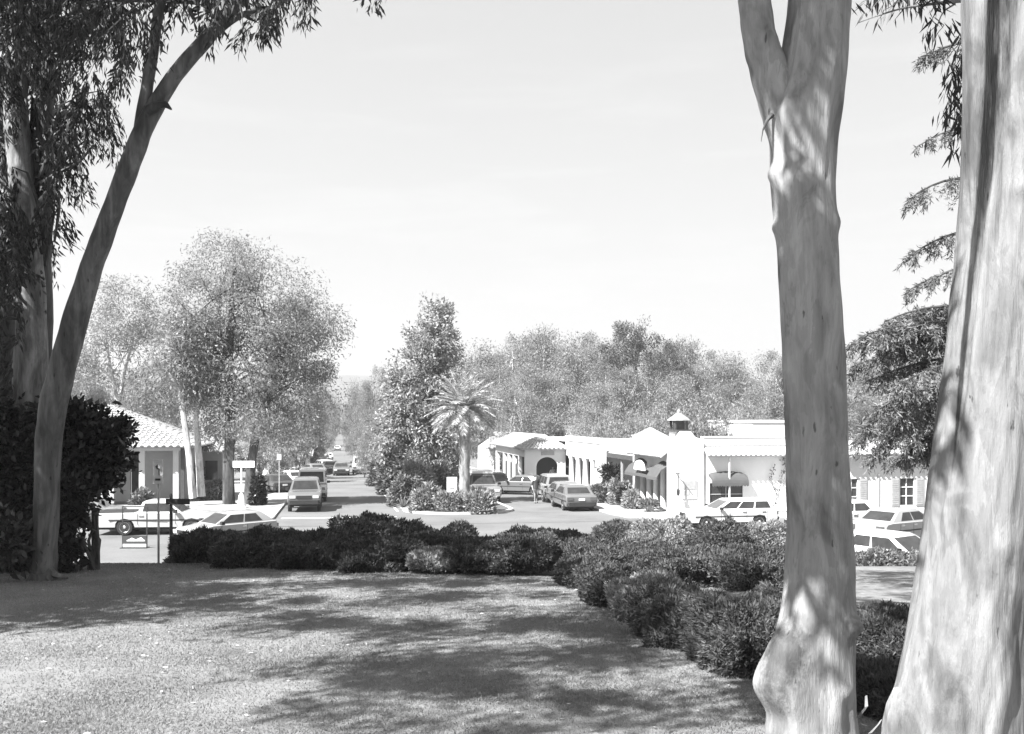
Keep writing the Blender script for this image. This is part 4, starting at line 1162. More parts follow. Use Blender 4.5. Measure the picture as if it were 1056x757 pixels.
def build_left_gums():
    # leaning gum
    Y = 14.5; org = at(45, 600, Y); org.z = h(Y)
    r = empty('gum_tree', org, 0, 'slender gum leaning over the lawn in a long curve, with spreading roots', 'tree')
    mb = MB()
    pxtube(mb, Y, [(42, 612, 16.5), (45, 596, 13.1), (47, 570, 11.7), (48, 520, 12.2), (49, 460, 13.1), (54, 425, 13.5), (63, 385, 13.1), (76, 335, 12.6), (91, 285, 11.7), (107, 240, 11.1), (124, 195, 10.4), (141, 150, 10.0), (153, 122, 9.1), (170, 92, 8.3), (190, 66, 7.8), (215, 38, 7.4), (240, 8, 7.0), (268, -30, 6.1), (300, -90, 5.2)], org, 28, .14, 4, 0, 5)
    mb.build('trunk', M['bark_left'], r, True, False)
    mb = MB()
    pxtube(mb, Y, [(143, 150, 7), (147, 118, 6.5), (152, 88, 6), (158, 50, 5.5), (165, 5, 5), (172, -60, 4)], org, 14, .15, 6)
    mb.build('branch', M['bark_left'], r, True, False); mb = MB()
    pxtube(mb, Y, [(222, 35, 4), (240, 20, 3.5), (262, 10, 3), (285, 8, 2.2), (300, -4, 1.5), (330, -40, 1.2)], org, 10, .2, 7)
    mb.build('branch', M['bark_left'], r, True, False)
    mb = MB(); pxtube(mb, Y-.12, [(150, 116, 5), (162, 108, 4), (171, 108, 3), (177, 113, .8)], org, 10, .5, 9); mb.build('broken_stub', M['bark_dark'], r, True, False)
    mb = MB()
    for pts in ([(48, 590, 6), (55, 600, 4), (66, 606, 2), (80, 608, .8)], [(44, 592, 7), (44, 606, 5), (40, 616, 2)], [(38, 592, 6), (28, 604, 4), (16, 610, 1.5)], [(50, 588, 5), (58, 594, 3.5), (70, 596, 1.2)]):
        pxtube(mb, Y-.15, pts, org, 8, .3, 3)
    mb.build('roots', M['bark_left'], r, True, False)
    rng = np.random.default_rng(21)
    def f1(g):
        while True:
            x = -10 + 330*g.random(); y = -110 + 170*g.random()
            lim = 60 if x < 150 else (22 if x < 230 else (6 if x < 275 else -8))
            if x > 150 and x < 240:
                # stay on the inner side of the trunk
                if g.random() < .35: continue
            if y < lim - 25*g.random(): return x, y, .35 + .6*g.random()
    S = px_strand_starts(rng, 230, f1, 12.9, 17.5)
    S += [(378 + 8*rng.random(), -16, 14.5, .35) for _ in range(3)] + [(266 + 20*rng.random(), 4, 14.2, .5) for _ in range(7)] + [(250 + 8*rng.random(), 26, 14.2, .35) for _ in range(2)]
    st = [at(x, y, Yy) - org for x, y, Yy, l in S]
    (V, F), paths = strands(rng, st, [s[3] for s in S], 75, .15, .032, .055)
    # top of the crown above the view, for its shade
    bl = [((-4.5, 13.5, 12.6), (3.4, 2.6, 1.6)), ((-7.5, 14, 13.0), (2.6, 2.2, 1.5)), ((-1.2, 13.4, 12.9), (2.0, 1.8, 1.0))]
    bl = [((a[0]-org.x, a[1]-org.y, a[2]-org.z), b) for a, b in bl]
    (V2, F2), P = crown_np(rng, bl, 70, 7000, .3, .22, .05, .5, .3, .2)
    V, F = cat([(V, F), (V2, F2)])
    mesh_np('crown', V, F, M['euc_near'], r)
    mb = MB()
    for p in paths: mb.tube(p, [.007, .006, .004, .003], 4, caps=False)
    for x, y, Yy, l in S[::4]:
        a = at(170 + 90*rng.random(), 20 - 120*rng.random(), Y) - org; b = at(x, y, Yy) - org
        mb.tube([a, a.lerp(b, .5) + Vector((0, 0, .25)), b], [.03, .018, .007], 5, caps=False)
    mb.build('twigs', M['bark_dark'], r, True, False)

    # twin-stemmed gum at the frame's edge
    Y = 16.6; org = at(30, 585, Y); org.z = h(Y)
    r = empty('gum_tree', org, 0, 'twin-stemmed gum behind hanging leaves, one stem pale and one nearly black', 'tree')
    mb = MB(); pxtube(mb, Y, [(24, 600, 24), (26, 560, 20), (28, 480, 18), (30, 410, 16), (33, 350, 15), (30, 290, 14), (27, 230, 13), (22, 170, 12), (16, 110, 12), (20, 60, 11), (28, 0, 9), (32, -90, 7)], org, 22, .2, 5)
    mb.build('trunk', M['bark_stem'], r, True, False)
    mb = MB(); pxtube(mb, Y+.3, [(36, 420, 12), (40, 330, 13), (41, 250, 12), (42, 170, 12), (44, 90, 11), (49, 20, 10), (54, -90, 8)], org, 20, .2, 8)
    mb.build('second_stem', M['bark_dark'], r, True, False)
    mb = MB()
    pxtube(mb, Y, [(44, 80, 6), (62, 50, 5.5), (80, 28, 5), (100, 8, 4), (125, -20, 3)], org, 10, .2, 3)
    mb.build('branch', M['bark_dark'], r, True, False); mb = MB()
    pxtube(mb, Y-.2, [(16, 100, 5), (8, 70, 4), (-6, 40, 4)], org, 10, .2, 3)
    mb.build('branch', M['bark_dark'], r, True, False); mb = MB()
    pxtube(mb, Y, [(40, 210, 3.2), (56, 190, 2.4), (62, 210, 1.8), (56, 250, 1.3)], org, 8, .2, 3)
    mb.build('branch', M['bark_dark'], r, True, False); mb = MB()
    pxtube(mb, Y-.2, [(42, 190, 3), (60, 178, 2), (82, 168, 1.4), (96, 150, 1)], org, 8, .2, 3)
    mb.build('branch', M['bark_dark'], r, True, False)
    rng = np.random.default_rng(22)
    def f2(g):
        while True:
            x = -60 + 205*g.random(); y = -80 + 400*g.random()
            ylow = np.interp(x, [-60, 20, 60, 80, 100, 120, 135, 150], [330, 320, 235, 200, 140, 110, 70, 0])
            if y > ylow: continue
            if y > 60 and 8 < x < 34 and g.random() < .75: continue
            # gaps
            if noise.noise(Vector((x*.055, y*.016, 4))) < .03 and g.random() < .93: continue
            return x, y, .5 + .9*g.random()
    S = px_strand_starts(rng, 300, f2, 15.9, 20.5)
    S += [(-45 + 68*rng.random(), 170 + 200*rng.random(), 15.4 + .8*rng.random(), .4 + .5*rng.random()) for _ in range(46)]
    st = [at(x, y, Yy) - org for x, y, Yy, l in S]
    (V, F), paths = strands(rng, st, [s[3] for s in S], 85, .15, .034, .06)
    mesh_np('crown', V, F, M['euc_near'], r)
    mb = MB()
    for p in paths: mb.tube(p, [.008, .006, .005, .003], 4, caps=False)
    for x, y, Yy, l in S[::3]:
        a = at(35 + 12*rng.random(), min(y + 60, 330), Y) - org; b = at(x, y, Yy) - org
        mb.tube([a, a.lerp(b, .55) + Vector((0, 0, .35)), b], [.035, .02, .008], 5, caps=False)
    mb.build('twigs', M['bark_dark'], r, True, False)

    # dark trunk at the very edge
    Y = 18.5; org = at(-4, 580, Y); org.z = h(Y)
    r = empty('gum_tree', org, 0, 'dark straight gum trunk cut by the edge of the picture, draped in leaves', 'tree')
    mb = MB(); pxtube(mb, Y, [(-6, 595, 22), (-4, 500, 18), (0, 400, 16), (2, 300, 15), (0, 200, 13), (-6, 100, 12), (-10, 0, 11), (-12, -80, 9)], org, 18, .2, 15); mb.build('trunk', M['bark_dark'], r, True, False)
    rng = np.random.default_rng(23)
    S = [(-70 + 100*rng.random(), -60 + 420*rng.random(), 18 + 3*rng.random(), .6 + .8*rng.random()) for _ in range(120)]
    (V, F), paths = strands(rng, [at(x, y, Yy) - org for x, y, Yy, l in S], [s[3] for s in S], 55, .16, .032, .1)
    mesh_np('crown', V, F, M['euc_near'], r)
    mb = MB()
    for p in paths: mb.tube(p, [.008, .006, .005, .003], 4, caps=False)
    mb.build('twigs', M['bark_dark'], r, True, False)

    # broad dark bushes round the trunks
    def leafy_bush(name, label, blobs_px, Y, seed, nleaf, L, W, nclump):
        org = at(blobs_px[0][0], 590, Y); org.z = h(Y)
        r = empty(name, org, 0, label, 'bush')
        s = Y/FPX
        bl = [(tuple(at(x, y, Y + dy) - org), (rx*s, rx*s*.8, ry*s)) for x, y, rx, ry, dy in blobs_px]
        g = np.random.default_rng(seed)
        (V, F), P = crown_np(g, bl, nclump, nleaf, .14, L, W, .1, .8, .1)
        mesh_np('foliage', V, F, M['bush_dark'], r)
        mb = MB()
        for i in range(7): mb.tube([(g.normal()*.12, .3 + g.normal()*.1, -.1), (g.normal()*.1, .35 + g.normal()*.1, .5), (g.normal()*.12, .4 + g.normal()*.1, 1.0)], [.03, .025, .015], 6)
        limbs(mb, g, [(0, 0, 0), (.05, 0, .6), (0, .1, 1.2)], P*np.array([.75, .75, .75]) + np.array([0, .1, .2]), .025, 8, (.6, .95))
        mb.build('stems', M['stem'], r, True, False)
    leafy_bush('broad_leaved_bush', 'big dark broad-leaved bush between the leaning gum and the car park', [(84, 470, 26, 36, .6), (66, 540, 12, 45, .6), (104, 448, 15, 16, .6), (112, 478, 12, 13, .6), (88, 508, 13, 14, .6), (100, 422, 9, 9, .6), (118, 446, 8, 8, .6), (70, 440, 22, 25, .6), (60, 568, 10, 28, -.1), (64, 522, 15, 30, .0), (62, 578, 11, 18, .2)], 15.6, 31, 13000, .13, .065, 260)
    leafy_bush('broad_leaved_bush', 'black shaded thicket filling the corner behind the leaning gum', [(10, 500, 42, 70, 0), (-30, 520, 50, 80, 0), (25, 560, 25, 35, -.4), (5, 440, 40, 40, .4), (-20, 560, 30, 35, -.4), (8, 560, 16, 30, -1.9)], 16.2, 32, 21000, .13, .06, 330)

def shade_tree(loc, seed, blobs, label, nleaf, L=.24, W=.06):
    r = empty('gum_tree', loc, 0, label, 'tree', 'gums beside and behind the lawn that shade it')
    rng = np.random.default_rng(seed)
    bl = [((a[0]-loc[0], a[1]-loc[1], a[2]-loc[2]), b) for a, b in blobs]
    (V, F), P = crown_np(rng, bl, nleaf//90, nleaf, .28, L, W, .5, .3, .2)
    mesh_np('crown', V, F, M['euc'], r)
    mb = MB(); top = bl[0][0]
    path = [(0, 0, -.2), (.1, .1, 3), (top[0]*.3, top[1]*.3, top[2]*.6), (top[0]*.7, top[1]*.7, top[2]*.92)]
    mb.tube(path, [.3, .24, .18, .08], 12, wob=.15); mb.build('trunk', M['bark_pale'], r, True, False)
    mb = MB(); limbs(mb, rng, path, P, .14, 22, (.4, .98)); mb.build('branches', M['bark_pale'], r, True, False)

# ------------------------------------------------------------------ other trees
def px_blobs(root, Y, lst, dep=.9):
    s = Y/FPX
    return [(tuple(at(x, y, Y + (d[0] if d else 0)) - root), (rx*s, max(rx, ry)*s*dep, ry*s)) for x, y, rx, ry, *d in lst]
def px_path(root, Y, lst):
    return [tuple(at(x, y, Y) - root) for x, y, r in lst], [r*Y/FPX for x, y, r in lst]

def build_mid_trees():
    Y = 58; p = at(246, 0, Y); p.z = h(Y)+.1
    make_tree('gum_tree', p, 41, px_blobs(p, Y, [(242, 272, 46, 34), (205, 318, 30, 40), (278, 312, 46, 42), (326, 330, 26, 22), (250, 362, 62, 44), (315, 372, 26, 30), (226, 428, 22, 28), (270, 425, 46, 34), (322, 402, 12, 28)]),
              [px_path(p, Y, [(236, 528, 6.5), (236, 480, 5.5), (238, 430, 5), (235, 380, 4.5), (240, 320, 3.5), (242, 275, 2)]), px_path(p, Y, [(256, 526, 5.5), (259, 480, 4.8), (265, 440, 4.5), (282, 390, 4), (300, 345, 2.5)])],
              190, 60000, .62, .20, .06, 'euc_pale', 'bark_dark', 60, .45, .45, .5, 'tall feathery gum with two dark trunks standing by the parked cars')
    Y = 88; p = at(118, 0, Y); p.z = h(Y)
    make_tree('gum_tree', p, 42, px_blobs(p, Y, [(132, 322, 34, 30), (105, 358, 30, 30), (155, 362, 30, 36), (146, 402, 20, 22), (165, 410, 26, 34), (86, 395, 22, 30)]),
              [px_path(p, Y, [(122, 450, 2.6), (121, 415, 2.4), (113, 375, 1.8), (108, 340, 1)]), px_path(p, Y, [(122, 420, 2.2), (128, 385, 1.8), (140, 340, 1)])],
              110, 26000, .75, .28, .09, 'euc_pale', 'bark_pale', 24, .4, .45, .5, 'rounded gum with a white forked trunk rising behind the tiled shop')
    Y = 56.8; p = at(200, 0, Y); p.z = h(Y)+.1
    make_tree('gum_tree', p, 43, px_blobs(p, Y, [(186, 345, 22, 26), (176, 380, 22, 22), (202, 382, 20, 20)]),
              [px_path(p, Y, [(199, 514, 4), (195, 470, 3.4), (189, 425, 3), (185, 390, 2.6), (190, 350, 1.5)])], 60, 4500, .5, .30, .085, 'euc_pale', 'bark_pale', 10, .45, .45, .3, 'thin white leaning gum trunk in front of the tiled shop')
    Y = 57.4; p = at(208, 0, Y); p.z = h(Y)+.1
    make_tree('gum_tree', p, 44, px_blobs(p, Y, [(204, 395, 18, 22), (214, 370, 16, 22)]),
              [px_path(p, Y, [(208, 512, 4.5), (205, 470, 3.8), (202, 430, 2.6), (206, 395, 1.8), (205, 370, 1)])], 40, 3000, .5, .30, .085, 'euc_pale', 'bark_pale', 8, .45, .45, .3, 'thin upright pale gum trunk close behind the leaning white one')
    # median tree
    Y = 70; p = at(446, 0, Y); p.z = h(Y)+.2
    make_tree('magnolia_tree', p, 45, px_blobs(p, Y, [(452, 330, 13, 20), (446, 352, 24, 24), (436, 385, 34, 34), (458, 392, 24, 32), (426, 425, 34, 36), (452, 440, 38, 42), (412, 400, 16, 20), (440, 478, 38, 20), (404, 452, 18, 26)]),
              [px_path(p, Y, [(446, 505, 5), (447, 460, 4.5), (448, 400, 3.5), (451, 340, 2)])], 420, 42000, .38, .25, .12, 'magnolia', 'bark_dark', 30, .15, .9, .4, 'tall dense broad-leaved tree tapering to a point on the planted median')
    # palm
    Y = 57; p = gp(479, 516, .17); Y = p.y
    r = empty('palm_tree', p, 0, 'single feather palm with a smooth column trunk at the nose of the median', 'tree')
    mb = MB(); zt = at(0, 425, Y).z - p.z
    n = 30
    mb.tube([(0, 0, -.1)] + [(0.02*math.sin(i), 0, zt*i/n) for i in range(n+1)], [.42] + [(.40 if i < 2 else .34) + .015*(i % 2) + (.05 if i > n-3 else 0) for i in range(n+1)], 16, wob=.05)
    mb.build('trunk', M['palm_bark'], r, True, False)
    rng = np.random.default_rng(46); parts = []; mb = MB(); top = Vector((0, 0, zt+.1))
    for i in range(58):
        az = i*2.399963 + rng.normal()*.1; el = RAD(88 - 100*(i/57)**.9); Lf = 2.55*(.85 + .25*rng.random())
        d = Vector((math.cos(az)*math.cos(el), math.sin(az)*math.cos(el), math.sin(el))); pts = [top.copy()]; q = top.copy()
        for k in range(12):
            q = q + d*(Lf/12); d = (d + Vector((0, 0, -.085))).normalized(); pts.append(q.copy())
        mb.tube(pts, [.035*(1-.8*k/12) for k in range(13)], 4, caps=False)
        C, D = [], []
        for k in range(2, 13):
            t = (pts[k]-pts[k-1]).normalized(); s = t.cross(Vector((0, 0, 1)));
            if s.length < .1: s = Vector((1, 0, 0))
            s.normalize()
            for m in range(5):
                c = pts[k-1].lerp(pts[k], m/5)
                for sg in (-1, 1): C.append(c); D.append(t*.8 + s*sg*.75 + Vector((0, 0, -.12)))
        C = np.array(C); D = np.array(D) + rng.normal(size=(len(C), 3))*.09
        tt = np.linspace(0, 1, len(C)); parts.append(leaf_np(C, D, (.5*np.sin(np.pi*(.12+.8*tt))+.1), .045, rng, .35))
    V, F = cat(parts); mesh_np('crown', V, F, M['palm'], r); mb.build('frond_stalks', M['palm'], r, True, False)

def build_cedar():
    Y = 20.5; p = at(1030, 0, Y); p.z = h(Y)
    r = empty('cedar_tree', p, 0, 'dark cedar with drooping tiers of needles reaching out from behind the thick gum', 'tree')
    mb = MB(); zt = 13
    mb.tube([(0, 0, -.2), (.05, 0, 3), (0, .05, 7), (.05, 0, 11), (0, 0, zt)], [.3, .26, .2, .11, .03], 12, wob=.12); mb.build('trunk', M['bark_dark'], r, True, False)
    rng = np.random.default_rng(51); C, D, S = [], [], []; mb = MB()
    s = Y/FPX
    # (tip x, tip y, root y, fullness)
    br = [(946, 62, 40, .5), (938, 205, 190, .9), (948, 150, 130, .5), (941, 262, 238, .8), (936, 300, 272, .8), (912, 332, 322, 1.6), (882, 352, 330, 2.2), (895, 344, 336, 1.8), (878, 378, 345, 2.2), (890, 395, 365, 2.0), (905, 360, 350, 2.0), (925, 330, 318, 1.6), (940, 350, 335, 2.0),
          (930, 395, 370, 2), (950, 420, 390, 2), (900, 425, 400, 1.8), (880, 452, 410, 2.4), (905, 462, 420, 2.4), (930, 470, 430, 2.4), (950, 468, 440, 2.2), (892, 440, 400, 2.2), (965, 400, 370, 2), (970, 450, 430, 2), (985, 350, 330, 2)]
    br += [(1030 + rng.integers(40, 130), y, y-25, 1.2) for y in range(60, 480, 40)]
    for tx, ty, ry, full in br:
        a = Vector(at(1030, ry, Y) - p); b = Vector(at(tx, ty, Y - 2.2 + 2.8*rng.random()) - p)
        mid = a.lerp(b, .55) + Vector((0, 0, (a-b).length*(.06 + .12*rng.random())))
        pts = [a*(1-t)**2 + mid*2*t*(1-t) + b*t*t for t in np.linspace(0, 1, 9)]
        mb.tube(pts, [.04*(1-.85*k/8)+.005 for k in range(9)], 6, caps=False)
        for _ in range(int(24*full) + 8):
            t = rng.random()**.7*.92 + .08; k = min(7, int(t*8)); q = pts[k].lerp(pts[k+1], t*8-k)
            ax = (pts[k+1]-pts[k]).normalized(); sd = ax.cross(Vector((0, 0, 1))).normalized()*(1 if rng.random() < .5 else -1)
            d = (ax*(.3 + .5*rng.random()) + sd*(.2 + .7*rng.random()) + Vector((0, 0, -.05 - .5*rng.random()))).normalized()
            Lt = (.22 + .5*rng.random()*full**.4)*(1.25 - .6*t); w = q.copy(); ns = 7; tw = [w.copy()]
            for m in range(ns):
                w = w + d*(Lt/ns); d = (d + Vector((0, 0, -.16))).normalized(); tw.append(w.copy())
                for _n in range(5): C.append(w + Vector(rng.normal(size=3))*.022); D.append(d*.8 + Vector(rng.normal(size=3))*.55)
            if rng.random() < .3: mb.tube([tw[0], tw[3], tw[6]], [.008, .006, .003], 4, caps=False)
    C, D = np.array(C), np.array(D)
    V, F = leaf_np(C, D, .12*(.6+.8*rng.random(len(C))), .026, rng, .4)
    mesh_np('crown', V, F, M['cedar'], r); mb.build('branches', M['bark_dark'], r, True, False)

def build_far_trees():
    """six kinds of far crown, copied about"""
    protos = {}
    def proto(key, seed, blobs, trunks, nc, nl, cs, L, W, leaf, bark, droop, out, name):
        protos[key] = (name, seed, blobs, trunks, nc, nl, cs, L, W, leaf, bark, droop, out); 
    # unit: metres, tree about 18 m tall, 10 m wide
    kinds = {}
    def mk(key, *a): kinds[key] = a
    mk('round', 'gum_tree', [((0, 0, 14), (3.6, 3.6, 3.2)), ((-2.6, .5, 10.5), (2.8, 2.8, 2.8)), ((2.7, -.4, 11), (2.9, 2.9, 3)), ((.2, 0, 7.5), (4.2, 4, 2.6)), ((-1.5, -1, 4.8), (3.2, 3, 2.2)), ((2, .5, 4.6), (3, 3, 2.2))], [([(0, 0, 0), (.2, 0, 5), (0, .2, 10), (.3, 0, 15)], [.38, .3, .2, .08])], 75, 17000, .85, .36, .115, 'euc_pale', 'bark_pale')
    mk('loose', 'gum_tree', [((.5, 0, 15.5), (2.4, 2.4, 2.4)), ((-2, .5, 12.8), (2.3, 2.3, 1.9)), ((2.4, -.4, 12), (2.2, 2.2, 2)), ((-2.8, 0, 8.5), (2.2, 2.2, 1.8)), ((1.6, 0, 8), (2.6, 2.6, 2)), ((0, -1, 5), (3, 3, 1.8))], [([(0, 0, 0), (-.3, 0, 5), (.2, .2, 10), (.5, 0, 16)], [.34, .28, .18, .06]), ([(0, 0, 3), (-.9, 0, 7), (-1.8, .2, 12)], [.2, .15, .06])], 60, 13500, .8, .36, .11, 'euc', 'bark_pale')
    mk('broad', 'gum_tree', [((-2, 0, 12), (3.4, 3.2, 2.8)), ((2.4, 0, 12.6), (3.4, 3.2, 2.8)), ((0, .5, 9), (5, 4.4, 3)), ((-3, 0, 6), (2.8, 2.8, 2.4)), ((3, 0, 6), (2.8, 2.8, 2.4)), ((0, -1, 4), (4, 3, 2.2))], [([(0, 0, 0), (0, 0, 5), (-1, .2, 11)], [.42, .3, .12]), ([(0, 0, 4), (1.4, 0, 8), (2.2, 0, 13)], [.26, .2, .08])], 85, 18000, .85, .36, .12, 'euc_pale', 'bark_dark')
    mk('pine', 'pine_tree', [((0, 0, 16), (3, 3, 1.8)), ((-2.4, .3, 14.2), (2.4, 2.4, 1.4)), ((2.6, 0, 14), (2.6, 2.6, 1.5)), ((.3, 0, 12), (3.8, 3.6, 1.5)), ((-1, 0, 9), (3.6, 3.4, 1.7)), ((1.4, 0, 7), (3.4, 3.2, 1.8))], [([(0, 0, 0), (.1, 0, 6), (0, .1, 12), (.1, 0, 16.5)], [.42, .34, .24, .08])], 80, 14000, .62, .34, .11, 'pine', 'bark_dark')
    mk('weeping', 'pepper_tree', [((0, 0, 5.6), (3.4, 3, 2.0)), ((-2.5, 0, 4.6), (2.4, 2.2, 2.2)), ((2.5, 0, 4.6), (2.4, 2.2, 2.2)), ((0, -.8, 3.4), (3.6, 2.6, 2.2))], [([(0, 0, 0), (.2, 0, 2), (-.4, .2, 5)], [.3, .24, .1]), ([(.1, 0, 1), (.9, 0, 3), (1.6, 0, 5)], [.2, .16, .07])], 120, 9000, .42, .34, .07, 'pepper', 'bark_dark')
    mk('street', 'street_tree', [((0, 0, 6.5), (2.2, 2.2, 2)), ((-1.2, 0, 5), (1.8, 1.8, 1.6)), ((1.3, 0, 5), (1.8, 1.8, 1.6)), ((0, 0, 3.6), (2.2, 2.2, 1.4))], [([(0, 0, 0), (.1, 0, 2.4), (0, 0, 6)], [.2, .16, .06])], 90, 5500, .5, .36, .14, 'magnolia', 'bark_dark')
    first = {}
    def place(key, px, ytop, Y, label, group, wpx=None, rz=0.0):
        z0 = h(Y); zt = at(0, ytop, Y).z; hh = zt - z0
        base_h = {'round': 17.4, 'loose': 18.2, 'broad': 15.6, 'pine': 18, 'weeping': 7.8, 'street': 8.7}[key]; base_w = {'round': 11.4, 'loose': 10, 'broad': 11.8, 'pine': 10.4, 'weeping': 9.8, 'street': 6.2}[key]
        sz = hh/base_h; sx = (wpx*Y/FPX)/base_w if wpx else sz
        loc = Vector(((px-PPX)*Y/FPX, Y, z0))
        if key not in first:
            nm, bl, tr, nc, nl, cs, L, W, leaf, bark = kinds[key]
            r = make_tree(nm, loc, hash(key) % 97 if False else sum(map(ord, key)), bl, tr, nc, nl, cs, L, W, leaf, bark, 20, .75 if key == 'weeping' else .3, .55, .5, label, 'tree', group)
            r.rotation_euler = (0, 0, rz); r.scale = (sx, sx, sz); first[key] = r
        else: copy_tree(first[key], loc, rz, (sx, sx, sz), label, group)
    G = 'trees of the grove behind the shops'
    Lb = {'round': 'rounded pale gum massed with others in the grove behind the shops', 'loose': 'loose-crowned gum with pale stems in the grove behind the shops', 'broad': 'broad spreading gum massed with others in the grove behind the shops', 'pine': 'dark layered pine standing among the gums behind the shops', 'weeping': 'weeping pepper tree drooping behind the shop roofs', 'street': 'small leafy street tree by the far roadside'}
    rr = random.Random(9)
    grove = [('broad', 498, 352, 120, 70), ('round', 530, 345, 128, 60), ('loose', 560, 331, 125, 48), ('broad', 590, 347, 118, 62), ('round', 612, 343, 132, 50), ('pine', 655, 327, 112, 62), ('pine', 684, 348, 118, 42), ('loose', 705, 343, 126, 46), ('round', 728, 362, 120, 54),
             ('broad', 765, 366, 118, 66), ('round', 800, 362, 122, 52), ('broad', 838, 368, 120, 60), ('round', 885, 362, 130, 60), ('broad', 930, 368, 118, 66), ('round', 975, 355, 125, 62), ('broad', 1030, 350, 120, 70),
             ('loose', 515, 372, 104, 54), ('round', 550, 375, 100, 56), ('broad', 585, 378, 98, 62), ('loose', 622, 372, 96, 48), ('round', 645, 378, 95, 52), ('broad', 700, 386, 100, 60), ('loose', 745, 390, 98, 44), ('round', 790, 392, 96, 52), ('broad', 850, 395, 100, 60), ('round', 910, 395, 100, 60), ('broad', 480, 385, 112, 50),
             ('broad', 545, 352, 135, 60), ('broad', 632, 352, 140, 60), ('round', 668, 350, 130, 56), ('broad', 690, 362, 134, 58), ('round', 748, 372, 132, 54), ('broad', 820, 374, 134, 60), ('round', 575, 358, 140, 56), ('broad', 610, 392, 88, 54), ('round', 530, 392, 90, 50)]
    for k, px, yt, Y, w in grove: place(k, px, yt, Y, Lb[k], G, w*1.22, rr.uniform(0, 6.28))
    for px, yt, Y, w in ((640, 412, 84, 70), (692, 398, 80, 74), (738, 402, 79, 82), (775, 412, 86, 60), (668, 420, 92, 60)): place('weeping', px, yt, Y, Lb['weeping'], 'pepper trees behind the shop roofs', w, rr.uniform(-.5, .5))
    # both sides of the far road
    G2 = 'trees lining the far road'
    far = [('round', 388, 378, 105, 40), ('broad', 368, 392, 150, 34), ('loose', 404, 384, 92, 36), ('round', 378, 398, 125, 30), ('broad', 385, 425, 88, 36),  ('round', 362, 412, 215, 22), ('street', 392, 448, 82, 30), ('street', 376, 452, 100, 24), ('street', 400, 455, 76, 24),
           ('broad', 316, 392, 110, 44), ('round', 334, 404, 150, 34), ('broad', 300, 410, 95, 44), ('round', 318, 418, 130, 36), ('loose', 336, 415, 210, 22), ('street', 322, 436, 110, 30), ('street', 308, 430, 88, 34), ('street', 330, 444, 135, 20), ('round', 344, 418, 300, 16), ('round', 356, 422, 330, 14), ('broad', 350, 412, 480, 24), ('broad', 364, 408, 400, 26), ('round', 330, 412, 380, 28), ('broad', 318, 398, 300, 40), ('round', 372, 405, 300, 30),
           ('broad', 285, 405, 120, 50), ('round', 262, 400, 130, 50), ('broad', 175, 395, 115, 60), ('round', 140, 380, 120, 60), ('broad', 95, 380, 110, 60), ('round', 60, 360, 100, 60), ('broad', 20, 350, 105, 70), ('round', -20, 340, 100, 70), ('street', 222, 455, 84, 40), ('street', 240, 460, 92, 34), ('street', 268, 445, 86, 36), ('street', 286, 452, 80, 26)]
    Lf = {'round': 'rounded gum among the hazy trees lining the far road', 'broad': 'broad gum among the hazy trees lining the far road', 'loose': 'thin-crowned gum among the hazy trees lining the far road', 'street': 'small leafy street tree under the gums by the far road'}
    for k, px, yt, Y, w in far: place(k, px, yt, Y, Lf[k], G2, w, rr.uniform(0, 6.28))
